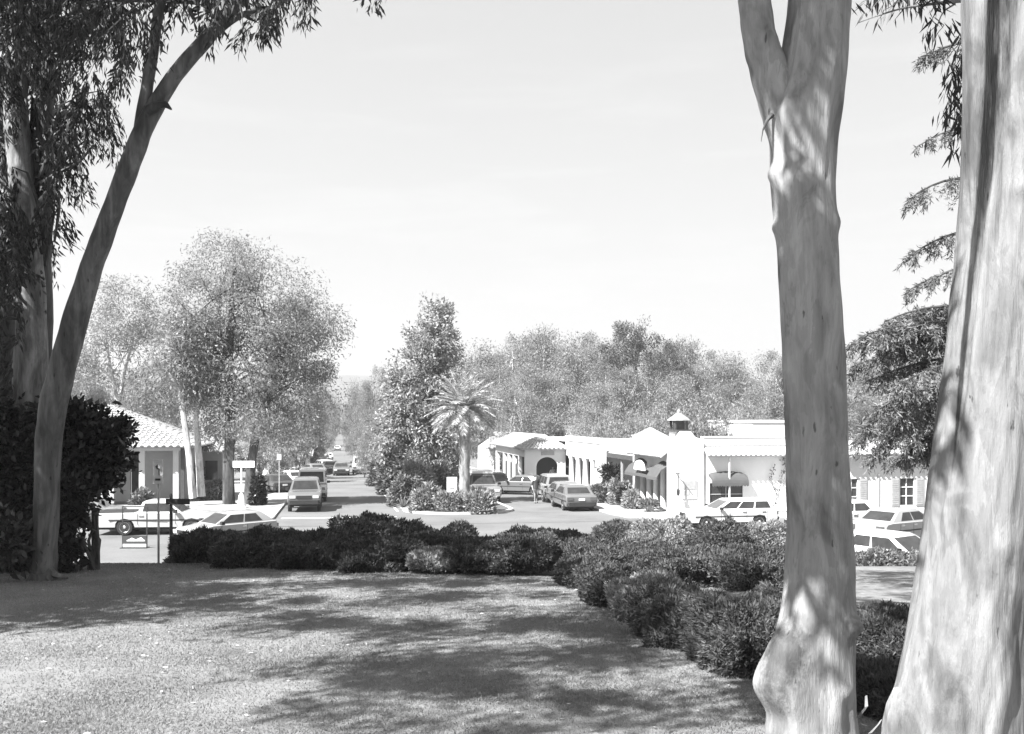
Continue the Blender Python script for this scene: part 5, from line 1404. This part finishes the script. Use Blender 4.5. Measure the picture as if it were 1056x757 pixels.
# ------------------------------------------------------------------ hedges, beds
def build_hedges():
    g1 = 'clipped junipers along the far edge of the lawn'
    H = [
     # pl, pr, yt, Y, leaf, label, dens
     (184, 250, 545, 18.2, 'juniper', 'dark juniper at the end of the lawn hedge beside the signpost', 1, .9),
     (228, 302, 545, 17.2, 'juniper', 'dark juniper second from the signpost end of the lawn hedge', 1, .9),
     (284, 368, 549, 16.8, 'juniper', 'wide black juniper in the middle of the lawn hedge', 1, .9),
     (350, 436, 555, 16.4, 'juniper', 'dark juniper below the tall rounded mound in the lawn hedge', 1, .9),
     (424, 474, 566, 15.9, 'juniper_pale_sunlit', 'small sun-catching juniper between two dark ones in the lawn hedge', 1, .6),
     (460, 524, 559, 15.8, 'juniper', 'juniper on bare stems in the lawn hedge', 1, .7),
     (508, 578, 549, 15.6, 'juniper', 'tall leggy juniper at the corner of the lawn hedge', 1, .7)]
    for i, (pl, pr, yt, Y, leaf, lab, d, dep) in enumerate(H): hedge(pl, pr, yt, Y, leaf, lab, g1, 100+i, dep, d, skirt=.12 if i < 4 else .28)
    g2 = 'juniper mounds on the bank behind the lawn hedge'
    H = [(340, 440, 530, 20.6, 'juniper', 'long juniper mound standing highest before the far carriageway', 1, 1.0),
         (400, 498, 536, 21.0, 'juniper', 'long low juniper mound tapering towards the median', 1, .9),
         (396, 470, 551, 18.2, 'juniper', 'low juniper between the long mound and the small sun-catching one', 1, .9),
         (452, 530, 552, 18.4, 'juniper', 'low juniper behind the bare-stemmed one', 1, .9),
         (300, 372, 545, 18.9, 'juniper', 'low juniper joining the lawn hedge to the long mound', 1, .9),
         (256, 345, 547, 20.0, 'juniper', 'flat-topped juniper on the bank before the parked dark car', 1, .9),
         (505, 622, 545, 19.5, 'juniper', 'wide dark juniper mound on the bank below the parked sedan', 1, 1.0),
         (560, 640, 556, 17.5, 'juniper', 'juniper filling the gap behind the hedge corner', 1, .8)]
    for i, (pl, pr, yt, Y, leaf, lab, d, dep) in enumerate(H): hedge(pl, pr, yt, Y, leaf, lab, g2, 120+i, dep, d)
    g3_ = 'clipped junipers running down the side of the lawn'
    H = [(576, 632, 575, 14.2, 'juniper', 'first clipped juniper of the side hedge at the lawn corner', 1, .8),
         (600, 668, 580, 12.3, 'juniper', 'mid-green clipped juniper second in the side hedge', 1, .8),
         (632, 708, 594, 10.8, 'juniper_pale_sunlit', 'pale sunlit clipped juniper in the side hedge', 1, .8),
         (660, 760, 604, 9.3, 'juniper', 'dark clipped juniper after the pale one in the side hedge', 1, .75),
         (712, 815, 612, 8.1, 'juniper', 'large dark juniper against the foot of the burled gum', 1, .7),
         (868, 962, 624, 8.0, 'juniper', 'feathery juniper seen between the two gum trunks', 1, .8),
         (880, 990, 690, 6.6, 'juniper', 'low dark juniper at the feet of the two gums', 1, .5)]
    for i, (pl, pr, yt, Y, leaf, lab, d, dep) in enumerate(H): hedge(pl, pr, yt, Y, leaf, lab, g3_, 140+i, dep, d, 1.0, skirt=.06)
    g4 = 'second row of junipers beyond the side hedge'
    H = [(612, 700, 563, 17.6, 'juniper', 'dark low juniper behind the side hedge corner', 1, .9),
         (664, 745, 566, 14.6, 'juniper', 'broad flat juniper in the second row beside the pale bank', 1, .9),
         (728, 822, 561, 14.2, 'juniper', 'broad flat juniper in the second row against the burled gum', 1, .9),
         (782, 812, 598, 10.2, 'juniper_pale_sunlit', 'little bright juniper sprig tucked beside the burled gum', 1, .3)]
    for i, (pl, pr, yt, Y, leaf, lab, d, dep) in enumerate(H): hedge(pl, pr, yt, Y, leaf, lab, g4, 160+i, dep, d)
    g5 = 'shrubs on the island before the corner shop'
    H = [(614, 660, 538, 38, 'juniper', 'dark round juniper alone at the edge of the street', 1, .9),
         (648, 716, 532, 37, 'shrub_pale', 'pale sprawling shrub before the corner shop', .9, 1.2),
         (712, 778, 538, 32, 'juniper', 'dark domed juniper hiding the sill of the white station wagon', 1, 1.0),
         (768, 822, 536, 35, 'shrub_pale', 'pale shrub beside the burled gum before the white wagon', .9, 1.1),
         (620, 700, 552, 29, 'shrub', 'low mottled shrub under the pale sprawling one', .9, 1.1),
         (866, 940, 562, 26, 'shrub', 'leafy rounded shrub before the white hatchback', .9, 1.1),
         (928, 966, 570, 25, 'shrub', 'shrub half hidden by the thick leaning gum', .9, 1.0)]
    for i, (pl, pr, yt, Y, leaf, lab, d, dep) in enumerate(H): hedge(pl, pr, yt, Y, leaf, lab, g5, 180+i, dep, d, name='garden_shrub' if 'juniper' not in leaf else 'juniper_shrub')
    hedge(176, 196, 570, 19.6, 'shrub', 'small pale weedy shrub at the foot of the signpost', None, 199, .4, .8, name='garden_shrub')

def build_beds():
    G = 'low plants on the median'
    def bed(pl, pr, yt, yb, leaf, lab, seed, name='garden_shrub', dens=.8):
        p = gp((pl+pr)/2, yb, .18); hedge(pl - 2, pr + 2, yt - 6, p.y, leaf, lab, G, seed, None, dens, 1.25, name)
    bed(404, 432, 494, 520, 'shrub', 'rounded mid-grey shrub at the kerb corner of the median', 201)
    bed(418, 446, 478, 514, 'shrub_pale', 'pale tall shrub behind the median corner', 202)
    bed(428, 452, 505, 526, 'shrub_pale', 'pale low ground plant at the nose of the median', 203)
    bed(440, 466, 482, 512, 'shrub', 'dark-hearted shrub beside the white keep-right sign', 204)
    bed(452, 478, 512, 527, 'shrub_pale', 'cushion plant in front of the palm trunk', 205)
    bed(480, 508, 511, 527, 'shrub_pale', 'low silvery plant beside the palm foot', 206)
    bed(392, 416, 470, 508, 'shrub', 'leafy shrub on the median before the broad-leaved tree', 207)
    bed(450, 480, 470, 505, 'magnolia', 'dark bushy shrub behind the palm trunk', 208)
    bed(486, 504, 508, 521, 'shrub', 'small tuft on the palm side of the median', 209)
    bed(384, 402, 478, 500, 'shrub', 'bush on the median farther along the carriageway', 210)
    bed(402, 424, 455, 498, 'magnolia', 'tall leafy bush under the median tree', 211)
    # agaves
    def agave(px, yb, size, lab, seed):
        p = gp(px, yb, .19); g = np.random.default_rng(seed); r = empty('agave_plant', p, 0, lab, 'plant', 'spiky agaves on the median')
        n = 34; C = np.zeros((n, 3)); a = g.random(n)*6.28; e = .15 + 1.3*g.random(n)
        D = np.stack([np.cos(a)*np.cos(e), np.sin(a)*np.cos(e), np.sin(e)], 1)
        V, F = leaf_np(C, D, size*(.7+.5*g.random(n)), size*.13, g, .3); mesh_np('leaves', V, F, M['shrub_pale'], r)
        m = MB(); m.lathe([(.06*size, -.05), (.1*size, .06*size), (.05*size, .25*size)], 8); m.build('stem', M['stem'], r)
    agave(433, 517, .95, 'spiky pale agave on the median before the broad-leaved tree', 1)
    agave(416, 523, .7, 'small spiky agave beside the kerb of the median', 2)
    # forecourt planting beside the shop
    G = 'plants in the forecourt beside the corner shop'
    for i, (px, yt, yb, w, leaf, lab) in enumerate([(622, 497, 518, 24, 'shrub', 'bushy forecourt shrub at the street end'), (640, 494, 520, 22, 'shrub_pale', 'pale forecourt shrub below the fascia'), (612, 502, 514, 16, 'shrub_pale', 'low pale forecourt shrub by the white pier'), (652, 505, 524, 14, 'shrub_pale', 'little pale plant against the arcade pier')]):
        p = gp(px, yb, .15); hedge(px-w/2, px+w/2, yt, p.y, leaf, lab, G, 230+i, .8, .8, 1.2, 'garden_shrub')
    for i, (px, yt, yb) in enumerate([(626, 476, 500), (635, 480, 503)]):
        Y = 62; p = at(px, 0, Y); p.z = h(Y)+.15
        hh = at(0, yt, Y).z - p.z
        make_tree('cypress_tree', p, 240+i, [((0, 0, hh*.62), (.34, .34, hh*.38))], [([(0, 0, 0), (0, 0, hh*.4), (0, 0, hh*.9)], [.05, .04, .02])], 50, 1500, .12, .2, .07, 'bush_dark', 'stem', 4, -.3, .5, .3, ['dark cone-shaped cypress under the lean-to fascia', 'slim dark cypress next to the arcade'][i])
    # potted plants of the arcade
    for i, (u, v, lab) in enumerate([(16.4, 54.4, 'dark bushy plant in a pot at the arcade end'), (16.5, 50.2, 'low plant in a bowl pot at the shop corner')]):
        p = uv(u, v, .17); r = empty('potted_plant', p, 0, lab, 'plant', None)
        m = MB(); m.lathe([(.2, 0), (.3, .38), (.32, .4), (.32, .46), (.27, .46), (.25, .36), (.02, .36)], 14); m.build('pot', M['pot'], r, True)
        V, F = shrub_np(250+i, .42, .42, .75 if i == 0 else .35, 700, .2, .06, skirt=.42); mesh_np('foliage', V, F, M['bush_dark' if i == 0 else 'shrub'], r)
    # hedge and bushes round the left-hand shop
    for pl, pr, yt, Y, leaf, lab, s in [(182, 206, 468, 63.6, 'bush_dark', 'tall dark hedge against the side wing of the tiled shop', 260), (140, 152, 505, 58.5, 'shrub', 'grey bush at the porch of the tiled shop', 261), (212, 234, 495, 62, 'shrub', 'pale bush past the white gum trunks', 262), (262, 270, 490, 57.5, 'bush_dark', 'small dark bush by the pavement post', 263)]:
        hedge(pl, pr, yt, Y, leaf, lab, None, s, .9, .9, 1.2, 'garden_shrub')
    # creeper on the white wall
    r = empty('wall_creeper', uv(17.2+5.6, 48.7, .2), RAD(10.1), 'thin trained creeper climbing the white wall beside the burled gum', 'plant'); g = np.random.default_rng(7); m = MB(); Cs = []
    for k, pts in enumerate([[(0, 0), (.35, .8), (.5, 1.6), (.75, 2.4), (.7, 2.9)], [(.35, .8), (.05, 1.3), (-.05, 1.9), (.2, 2.5)], [(.5, 1.5), (.95, 1.7), (1.1, 1.3)]]):
        P = [(x, -.04, z) for x, z in pts]; m.tube(P, .014, 5)
        for i in range(len(P)-1):
            for _ in range(22 if k < 1 else 12): Cs.append(np.array(P[i]) + (np.array(P[i+1])-np.array(P[i]))*g.random() + g.normal(size=3)*np.array([.07, .015, .07]))
    C = np.array(Cs); V, F = leaf_np(C, g.normal(size=C.shape), .14, .07, g); mesh_np('leaves', V, F, M['shrub'], r); m.build('stems', M['stem'], r)

# ------------------------------------------------------------------ street furniture
def build_signs():
    # dark square post at the lawn edge
    p = at(98, 584, 19.0); z = h(19)
    r = empty('wooden_post', (p.x, 19.0, z-.1), 0, 'dark square post standing alone at the lawn edge by the broad-leaved bush', 'post')
    zt = at(0, 524, 19).z - z + .1
    MB().prism([(-.05, -.05), (.05, -.05), (.05, .05), (-.05, .05)], 'z', 0, zt-.03).build('shaft', M['wood_dark'], r)
    MB().add([(-.055, -.055, zt-.03), (.055, -.055, zt-.03), (.055, .055, zt-.03), (-.055, .055, zt-.03), (0, 0, zt+.02)], [(0, 1, 4), (1, 2, 4), (2, 3, 4), (3, 0, 4), (3, 2, 1, 0)]).build('cap', M['wood_dark'], r)
    # pale slim post with a parking notice
    Y = 18.6; p = at(163.5, 0, Y); z = h(Y)
    r = empty('traffic_sign', (p.x, Y, z-.1), 0, 'white upright traffic plate with a bent arrow on a slim post at the lawn edge', 'sign')
    zt = at(0, 474, Y).z - z + .1
    MB().lathe([(.022, 0), (.022, zt)], 10).build('pole', M['metal_pale'], r, True)
    m = MB(); m.box(-.095, .095, -.035, -.024, zt-.46, zt); q = m.build('sign_plate', M['sign_white'], r)
    m = MB(); m.prism([(-.05, zt-.13), (-.005, zt-.09), (.0, zt-.15), (.03, zt-.17), (.035, zt-.30), (.015, zt-.30), (.01, zt-.19), (-.01, zt-.18), (-.01, zt-.21)], 'y', -.039, -.035); m.box(-.05, .05, -.039, -.035, zt-.40, zt-.36); m.build('arrow_mark', M['sign_dark'], q)
    # street name sign on a dark pole
    Y = 21.0; p = at(176.5, 0, Y); z = h(Y)
    r = empty('street_name_sign', (p.x, Y, z-.1), 0, 'dark street name blade on a black pole at the bank foot', 'sign')
    zt = at(0, 511, Y).z - z + .1
    MB().lathe([(.035, 0), (.035, zt), (.02, zt+.04)], 10).build('pole', M['metal_dark'], r, True)
    m = MB(); m.box(-.10, .42, -.05, -.036, zt-.19, zt-.065); m.build('name_blade', M['sign_dark'], r)
    # thin frame stand with plaque
    Y = 37.5; a = at(126, 566, Y); b = at(152, 522, Y); z = h(Y)+.03
    r = empty('display_stand', ((a.x+b.x)/2, Y, z), 0, 'thin dark wire frame with a picture plaque across its foot, standing on the street edge', 'sign')
    w = (b.x-a.x)/2; H = b.z - z; m = MB(); t = .018
    m.box(-w, -w+t*2, -t, t, 0, H); m.box(w-t*2, w, -t, t, 0, H); m.box(-w+t*2, w-t*2, -t, t, H-t*2, H); m.box(-w-.02, w+.02, -.2, .2, -.0, .03)
    m.build('frame', M['metal_dark'], r)
    m = MB(); m.box(-w+.04, w-.04, -.03, -.018, .10, .48); q = m.build('plaque', M['sign_dark'], r)
    m = MB(); m.box(-w+.04, w-.04, -.034, -.03, .05, .16); m.prism([(-.3, .30), (-.1, .40), (.05, .33), (.25, .42), (.4, .30), (.4, .27), (-.3, .27)], 'y', -.034, -.03); m.build('pale_border', M['sign_white'], q)
    # white blade signpost on a tapered white base (left pavement)
    p = gp(249, 524, .15)
    r = empty('street_name_sign', p, 0, 'white street name blade on a white post with a flared base on the pavement', 'sign')
    zt = at(0, 482, p.y).z - p.z
    MB().lathe([(.36, 0), (.34, .08), (.26, .12), (.14, .75), (.09, .8), (.055, .85), (.05, zt)], 12).build('post', M['sign_white'], r, True)
    m = MB(); m.box(-.48, .74, -.03, .03, zt, zt+.36); m.build('name_blade', M['sign_white'], r)
    # thin pole by the parked dark car
    p = gp(288, 513, .15)
    r = empty('sign_post', p, 0, 'thin bare pole on the pavement edge beside the dark parked car', 'post')
    MB().lathe([(.03, 0), (.03, at(0, 468, p.y).z - p.z)], 8).build('pole', M['metal_pale'], r, True)
    m = MB(); zt = at(0, 468, p.y).z - p.z; m.box(-.15, .15, -.04, -.03, zt-.4, zt); m.build('sign_plate', M['metal_pale'], r)
    # keep right sign on the median
    p = gp(466, 520, .19)
    r = empty('keep_right_sign', p, 0, 'white traffic sign with dark arrow marks on the median beside the palm', 'sign')
    zt = at(0, 492, p.y).z - p.z
    MB().lathe([(.035, 0), (.035, zt-.05)], 8, 0, (0, .06, 0)).build('pole', M['metal_pale'], r)
    m = MB(); m.box(-.30, .30, 0, .02, .12, zt); m.build('sign_plate', M['sign_white'], r)
    m = MB(); m.prism([(-.17, .62), (-.03, .62), (-.05, .5), (-.10, .33), (-.15, .5)], 'y', -.008, 0); m.prism([(.10, .62), (.22, .66), (.21, .5), (.12, .2), (.05, .16), (.12, .4)], 'y', -.008, 0); m.prism([(-.12, .95), (.14, .95), (.14, .90), (-.12, .90)], 'y', -.008, 0)
    m.build('arrow_marks', M['sign_dark'], r)
    # flag pole / wire pole on the white wall
    b = uv(20.25, 48.3, .15); r = empty('flag_pole', b, 0, 'slim white pole standing before the arched shop window', 'pole')
    MB().lathe([(.06, 0), (.05, 3.0), (.03, 3.1)], 10).build('shaft', M['metal_pale'], r, True)
    MB().lathe([(.12, 0), (.12, .12), (.07, .16)], 12).build('base', M['metal_pale'], r)
    # bollard-like stone and bench-height wall by the gums
    p = gp(188, 513, .15)
    r = empty('planter_wall', p, 0, 'low dark planter wall at the foot of the white gum trunks', 'planter')
    m = MB(); m.prism([(-1.0, -.2), (.7, -.2), (.75, .2), (-1.0, .2)], 'z', -.05, .42); m.prism([(-1.05, -.25), (.75, -.25), (.8, .25), (-1.05, .25)], 'z', .42, .5); m.build('wall', M['wood_dark'], r)
    m = MB(); m.box(-.95, .65, -.17, .17, .5, .53); m.build('soil', M['soil'], r)

# ------------------------------------------------------------------ vehicles
def hd(dx, dy): return math.atan2(dy, dx)
def build_vehicles():
    AH = RAD(10.1)                                   # along the cross street
    SD = math.pi/2 + AH                              # away along the street
    def P(px, Y, dz=0): return Vector(((px-PPX)*Y/FPX, Y, h(Y)+dz))
    G1 = 'cars parked along the cross street'
    car('lowpickup', 'cream', P(163, 42.3), AH - .10, 'long pale pickup parked broadside on the cross street behind the slim posts', G1, 'pickup truck')
    car('sedan', 'grey', P(72, 44), AH + math.pi, 'dim grey sedan half hidden by the broad-leaved bush', G1)
    c = car('hatch', 'silver', P(234, 38.6), hd(-.72, -.70), 'light hatchback turning towards the camera behind the lawn hedge', None, name='hatchback'); c.scale = (.92, .92, .92)
    c = car('wagon', 'white', P(750, 44.8), AH + math.pi, 'white station wagon parked broadside before the corner shop', G1, 'station wagon'); c.scale = (.92, .92, .90)
    car('sedan', 'silver', P(929, 39.2), hd(.83, .56), 'silver four-door seen from behind its tail lights, before the shuttered wing window', G1, rim='rim')
    car('hatch', 'white', P(862, 42.5), AH + math.pi + .1, 'white hatchback mostly hidden by the burled gum', G1)
    car('hatch', 'white', P(925, 30.4), hd(.55, -.84), 'white car behind the leafy shrub with only roof and windscreen showing', None)
    G2 = 'vehicles parked along the street kerbs'
    car('jeep', 'mid', P(315, 55.2), SD + math.pi, 'dark-fronted off-road car nearest on the pavement side, facing the camera', G2, 'off-road car', rim='rubber')
    car('van', 'white', P(322, 63.5), SD + math.pi, 'white van parked tight behind the dark-fronted car', G2, 'van')
    car('sedan', 'dark', P(283, 72), SD + .4, 'dark sedan nosed in under the street trees', G2)
    car('sedan', 'white', P(299, 80), SD + .5, 'white sedan nosed in beside the pale awnings', G2)
    car('sedan', 'cream', P(309, 90), SD + .5, 'cream sedan nosed in past the white one', G2)
    car('hatch', 'grey', P(322, 101), SD + .4, 'grey hatchback nosed in farther up the pavement', G2)
    car('wagon', 'white', P(333, 118), SD + .3, 'white station wagon small in the distance at the pavement', G2, 'station wagon')
    car('sedan', 'silver', P(341, 113), SD, 'silver sedan behind the oncoming grey one in the carriageway', None, name='sedan')
    car('sedan', 'mid', P(352, 106), SD + math.pi, 'grey sedan driving towards the camera on the carriageway', None, name='sedan')
    car('van', 'white', P(372, 110), SD, 'white van driving away down the carriageway', None, 'van', name='van')
    car('sedan', 'mid', P(383, 119), SD, 'dark car beside the median ahead of the white van', None, name='sedan')
    car('wagon', 'white', P(336, 165), SD + .2, 'tiny white wagon far up the road at the trees', None, 'station wagon', name='station_wagon')
    car('sedan', 'white', P(348, 260), SD, 'speck of a white car at the bottom of the dip in the road', None, name='sedan')
    G3 = 'vehicles on the shop side carriageway'
    car('pickup', 'grey', P(496.5, 62.2), SD + math.pi, 'pickup with a white camper roof coming out beside the palm', None, 'pickup truck', name='pickup_truck', rim='rubber')
    # camper shell for it is part of the truck
    tr = [o for o in COL.objects if o.name.startswith('pickup_truck') and o.parent is None][-1]
    m = MB(); m.prism([(-2.3, 1.12), (-.62, 1.12), (-.66, 1.92), (-2.26, 1.92)], 'y', -.82, .82); m.box(-.7, .55, -.66, .66, 1.80, 1.93); m.build('camper_shell', M['car_white'], tr)
    car('hatch', 'dark', P(510, 75), SD, 'dark car parked ahead of the pickup beside the median', G3)
    car('sedan', 'mid', P(537, 70), hd(-.9, .35), 'dark sedan pulling out across the carriageway at the arch', None, name='sedan')
    car('jeep', 'silver', P(569, 63.0), SD, 'light off-road wagon parked with its big rear window to the camera', G3, 'off-road car')
    car('hatch', 'grey', P(581, 59.5), SD, 'grey hatchback squeezed between the sedan and the off-road wagon', G3)
    car('sedan', 'mid', P(590, 55.8), SD, 'mid-grey sedan parked at the kerb with its tail to the camera', G3)

def build_people():
    p = gp(552.5, 519, .05)
    person(p, RAD(200), 'person in dark clothes standing in the street beside the parked cars', 'cloth_dark', 'cloth_grey', .10)
    p = gp(274, 504, .15)
    person(p, RAD(160), 'person in white walking on the pavement under the street trees', 'cloth_white', 'cloth_white', .22)
    p = gp(265.5, 506, .15)
    person(p, RAD(150), 'person in dark clothes walking beside the one in white', 'cloth_dark', 'cloth_dark', .2)
    b = uv(15.7, 72.2, .2)
    person(at(570, 0, 76.6).to_2d().to_3d() + Vector((0, 0, h(76.6)+.16)), RAD(190), 'person in a white shirt standing under the round arch', 'cloth_white', 'cloth_grey', .08)

def build_structures():
    build_corner_shop(); build_wing(); build_arcade_house(); build_pergola(); build_left_shop()
    simple_house(520, 546, 446, 470, 98, 9, 'small white gabled building behind the arcade roofs', 'gable')
    simple_house(548, 592, 437, 460, 108, 10, 'long white building with a dark eave below the grove', 'flat', win=4)
    simple_house(590, 632, 441, 460, 95, 8, 'pale flat-roofed building behind the lean-to', 'flat', 'cream_wall', win=3)
    simple_house(776, 850, 436, 460, 74, 9, 'plain white upper block rising behind the corner shop', 'flat', win=0)
    simple_house(286, 318, 464, 492, 104, 10, 'low white shop with a pale roof up the pavement', 'gable', 'white_wall')
    simple_house(262, 286, 470, 496, 92, 9, 'white awninged shop under the street trees', 'hip', 'white_wall')
    simple_house(318, 336, 468, 484, 135, 12, 'small pale shop farthest up the pavement', 'gable', 'cream_wall')
    simple_house(505, 524, 452, 492, 92, 8, 'pale house glimpsed between the median trees and the arcade', 'hip', 'cream_wall', win=1)
    simple_house(90, 190, 446, 470, 92, 8, 'pale wall of a building behind the tiled shop', 'flat', 'cream_wall', win=3) if False else None
    simple_house(362, 372, 424, 442, 190, 8, 'tiny pale roof among the far roadside trees', 'gable', 'cream_wall', win=1) if False else None

# ------------------------------------------------------------------ light, air, camera
SUN_AZ, SUN_EL = (-.77, -.64), 48.0
def build_light():
    w = bpy.data.worlds.new('World'); scene.world = w; w.use_nodes = True
    nt = w.node_tree; bg = nt.nodes['Background']
    sky = nt.nodes.new('ShaderNodeTexSky'); sky.sky_type = 'NISHITA'; sky.sun_disc = False
    sky.sun_elevation = RAD(SUN_EL); sky.sun_rotation = math.atan2(SUN_AZ[0], SUN_AZ[1])
    sky.air_density = 1.0; sky.dust_density = .5; sky.ozone_density = 1.0; sky.altitude = 70
    # black and white film, most sensitive to blue
    sp = nt.nodes.new('ShaderNodeSeparateColor'); link(nt, sky.outputs['Color'], sp.inputs[0])
    a = nt.nodes.new('ShaderNodeMath'); a.operation = 'MULTIPLY'; a.inputs[1].default_value = .30; link(nt, sp.outputs[1], a.inputs[0])
    b = nt.nodes.new('ShaderNodeMath'); b.operation = 'MULTIPLY_ADD'; b.inputs[1].default_value = .62; link(nt, sp.outputs[2], b.inputs[0]); link(nt, a.outputs[0], b.inputs[2])
    q = nt.nodes.new('ShaderNodeMath'); q.operation = 'POWER'; q.inputs[1].default_value = .36; link(nt, b.outputs[0], q.inputs[0])     # the film's flat response to a bright sky
    b = nt.nodes.new('ShaderNodeMath'); b.operation = 'MULTIPLY'; b.inputs[1].default_value = 2.58; link(nt, q.outputs[0], b.inputs[0])
    # faint streaks of high cloud low in the sky
    tc = nt.nodes.new('ShaderNodeTexCoord'); mp = nt.nodes.new('ShaderNodeMapping'); mp.inputs['Scale'].default_value = (1.6, 1.6, 13.0); mp.inputs['Rotation'].default_value = (.05, .03, 0)
    link(nt, tc.outputs['Generated'], mp.inputs['Vector']); cn = noise_node(nt, 2.2, 6, .62, mp.outputs['Vector'], .5)
    cr = nt.nodes.new('ShaderNodeMapRange'); cr.inputs['From Min'].default_value = .5; cr.inputs['From Max'].default_value = .78; cr.inputs['To Min'].default_value = 1.0; cr.inputs['To Max'].default_value = 1.09
    link(nt, cn.outputs['Fac'], cr.inputs['Value']); cm = nt.nodes.new('ShaderNodeMath'); cm.operation = 'MULTIPLY'; link(nt, b.outputs[0], cm.inputs[0]); link(nt, cr.outputs['Result'], cm.inputs[1]); b = cm
    c = nt.nodes.new('ShaderNodeCombineColor')
    for i in range(3): link(nt, b.outputs[0], c.inputs[i])
    link(nt, c.outputs[0], bg.inputs['Color']); bg.inputs['Strength'].default_value = SKY
    l = bpy.data.lights.new('sun', 'SUN'); l.energy = SUNE; l.angle = RAD(.45); l.color = (1, 1, 1)
    o = bpy.data.objects.new('sun', l); COL.objects.link(o)
    S = Vector((SUN_AZ[0]*math.cos(RAD(SUN_EL)), SUN_AZ[1]*math.cos(RAD(SUN_EL)), math.sin(RAD(SUN_EL))))
    o.rotation_euler = (-S).to_track_quat('-Z', 'Y').to_euler()
    o.location = (-20, -15, 30)
def build_haze():
    m = bpy.data.materials.new('haze_air'); m.use_nodes = True; nt = m.node_tree
    nt.nodes.remove(nt.nodes['Principled BSDF'])
    v = nt.nodes.new('ShaderNodeVolumePrincipled'); v.inputs['Color'].default_value = (.8, .8, .8, 1); v.inputs['Density'].default_value = HAZE; v.inputs['Anisotropy'].default_value = .25
    link(nt, v.outputs['Volume'], nt.nodes['Material Output'].inputs['Volume'])
    MB().box(-1700, 1700, -80, 2300, -8, 92).build('haze', m)
    o = bpy.data.objects['haze']; tag(o, 'pale summer haze filling the air over the town', 'haze', kind='stuff')
def build_camera():
    c = bpy.data.cameras.new('camera'); c.sensor_width = 36; c.lens = 36*FPX/1056; c.shift_y = (PPY - 378.5)/1056; c.clip_end = 9000; c.clip_start = .1
    o = bpy.data.objects.new('camera', c); COL.objects.link(o); o.location = (0, 0, CAMZ); o.rotation_euler = (math.pi/2, 0, 0); scene.camera = o

DENOISE = True
SKY, SUNE, HAZE, EXPO = .05, 5.0, .0007, 1.95
def main():
    setup_materials()
    build_ground(); build_structures(); build_vehicles(); build_people(); build_signs()
    build_hedges(); build_beds()
    build_right_gums(); build_left_gums(); build_mid_trees(); build_cedar(); build_far_trees()
    shade_tree((-15, 7.0, h(7)), 62, [((-12.5, 9.5, 9.5), (3.0, 3.2, 2.6)), ((-11.0, 11.8, 12.5), (2.6, 2.4, 2.4)), ((-14.5, 12.5, 10.5), (3, 2.6, 3)), ((-15, 9.5, 14), (3, 3, 2)), ((-10.5, 7.4, 10.2), (2.2, 1.8, 1.4)), ((-12.8, 6.6, 11.5), (2.4, 2.0, 1.6)), ((-17, 13.5, 12), (3, 3, 3)), ((-11.5, 10.5, 15.5), (3, 2.6, 2))], 'big dense gum standing beside the lawn beyond the twin-stemmed one', 46000, .32, .10)
    shade_tree((-13.5, 8.5, h(8.5)), 61, [((-11.5, 8.2, 11), (2.8, 2.4, 1.6)), ((-9.2, 9.6, 10.8), (1.8, 1.8, 1.2)), ((-12.5, 11.0, 10.6), (2.6, 2.2, 1.6)), ((-8.2, 11.0, 12.2), (2.2, 1.6, 1.0)), ((-14, 6.6, 10), (2.4, 2, 1.6))], 'spreading gum beside the lawn casting its dappled shade', 9000)
    build_light(); build_camera()
    if HAZE: build_haze()
    scene.render.engine = 'CYCLES'
    cy = scene.cycles; cy.use_denoising = DENOISE; cy.use_adaptive_sampling = False; cy.max_bounces = 5; cy.diffuse_bounces = 3; cy.glossy_bounces = 2; cy.transmission_bounces = 3; cy.volume_bounces = 0; cy.transparent_max_bounces = 6
    try: cy.denoiser = 'OPENIMAGEDENOISE'
    except Exception: pass
    vs = scene.view_settings; vs.view_transform = 'Standard'; vs.look = 'None'; vs.exposure = EXPO; vs.gamma = 1; vs.use_curve_mapping = False
main()
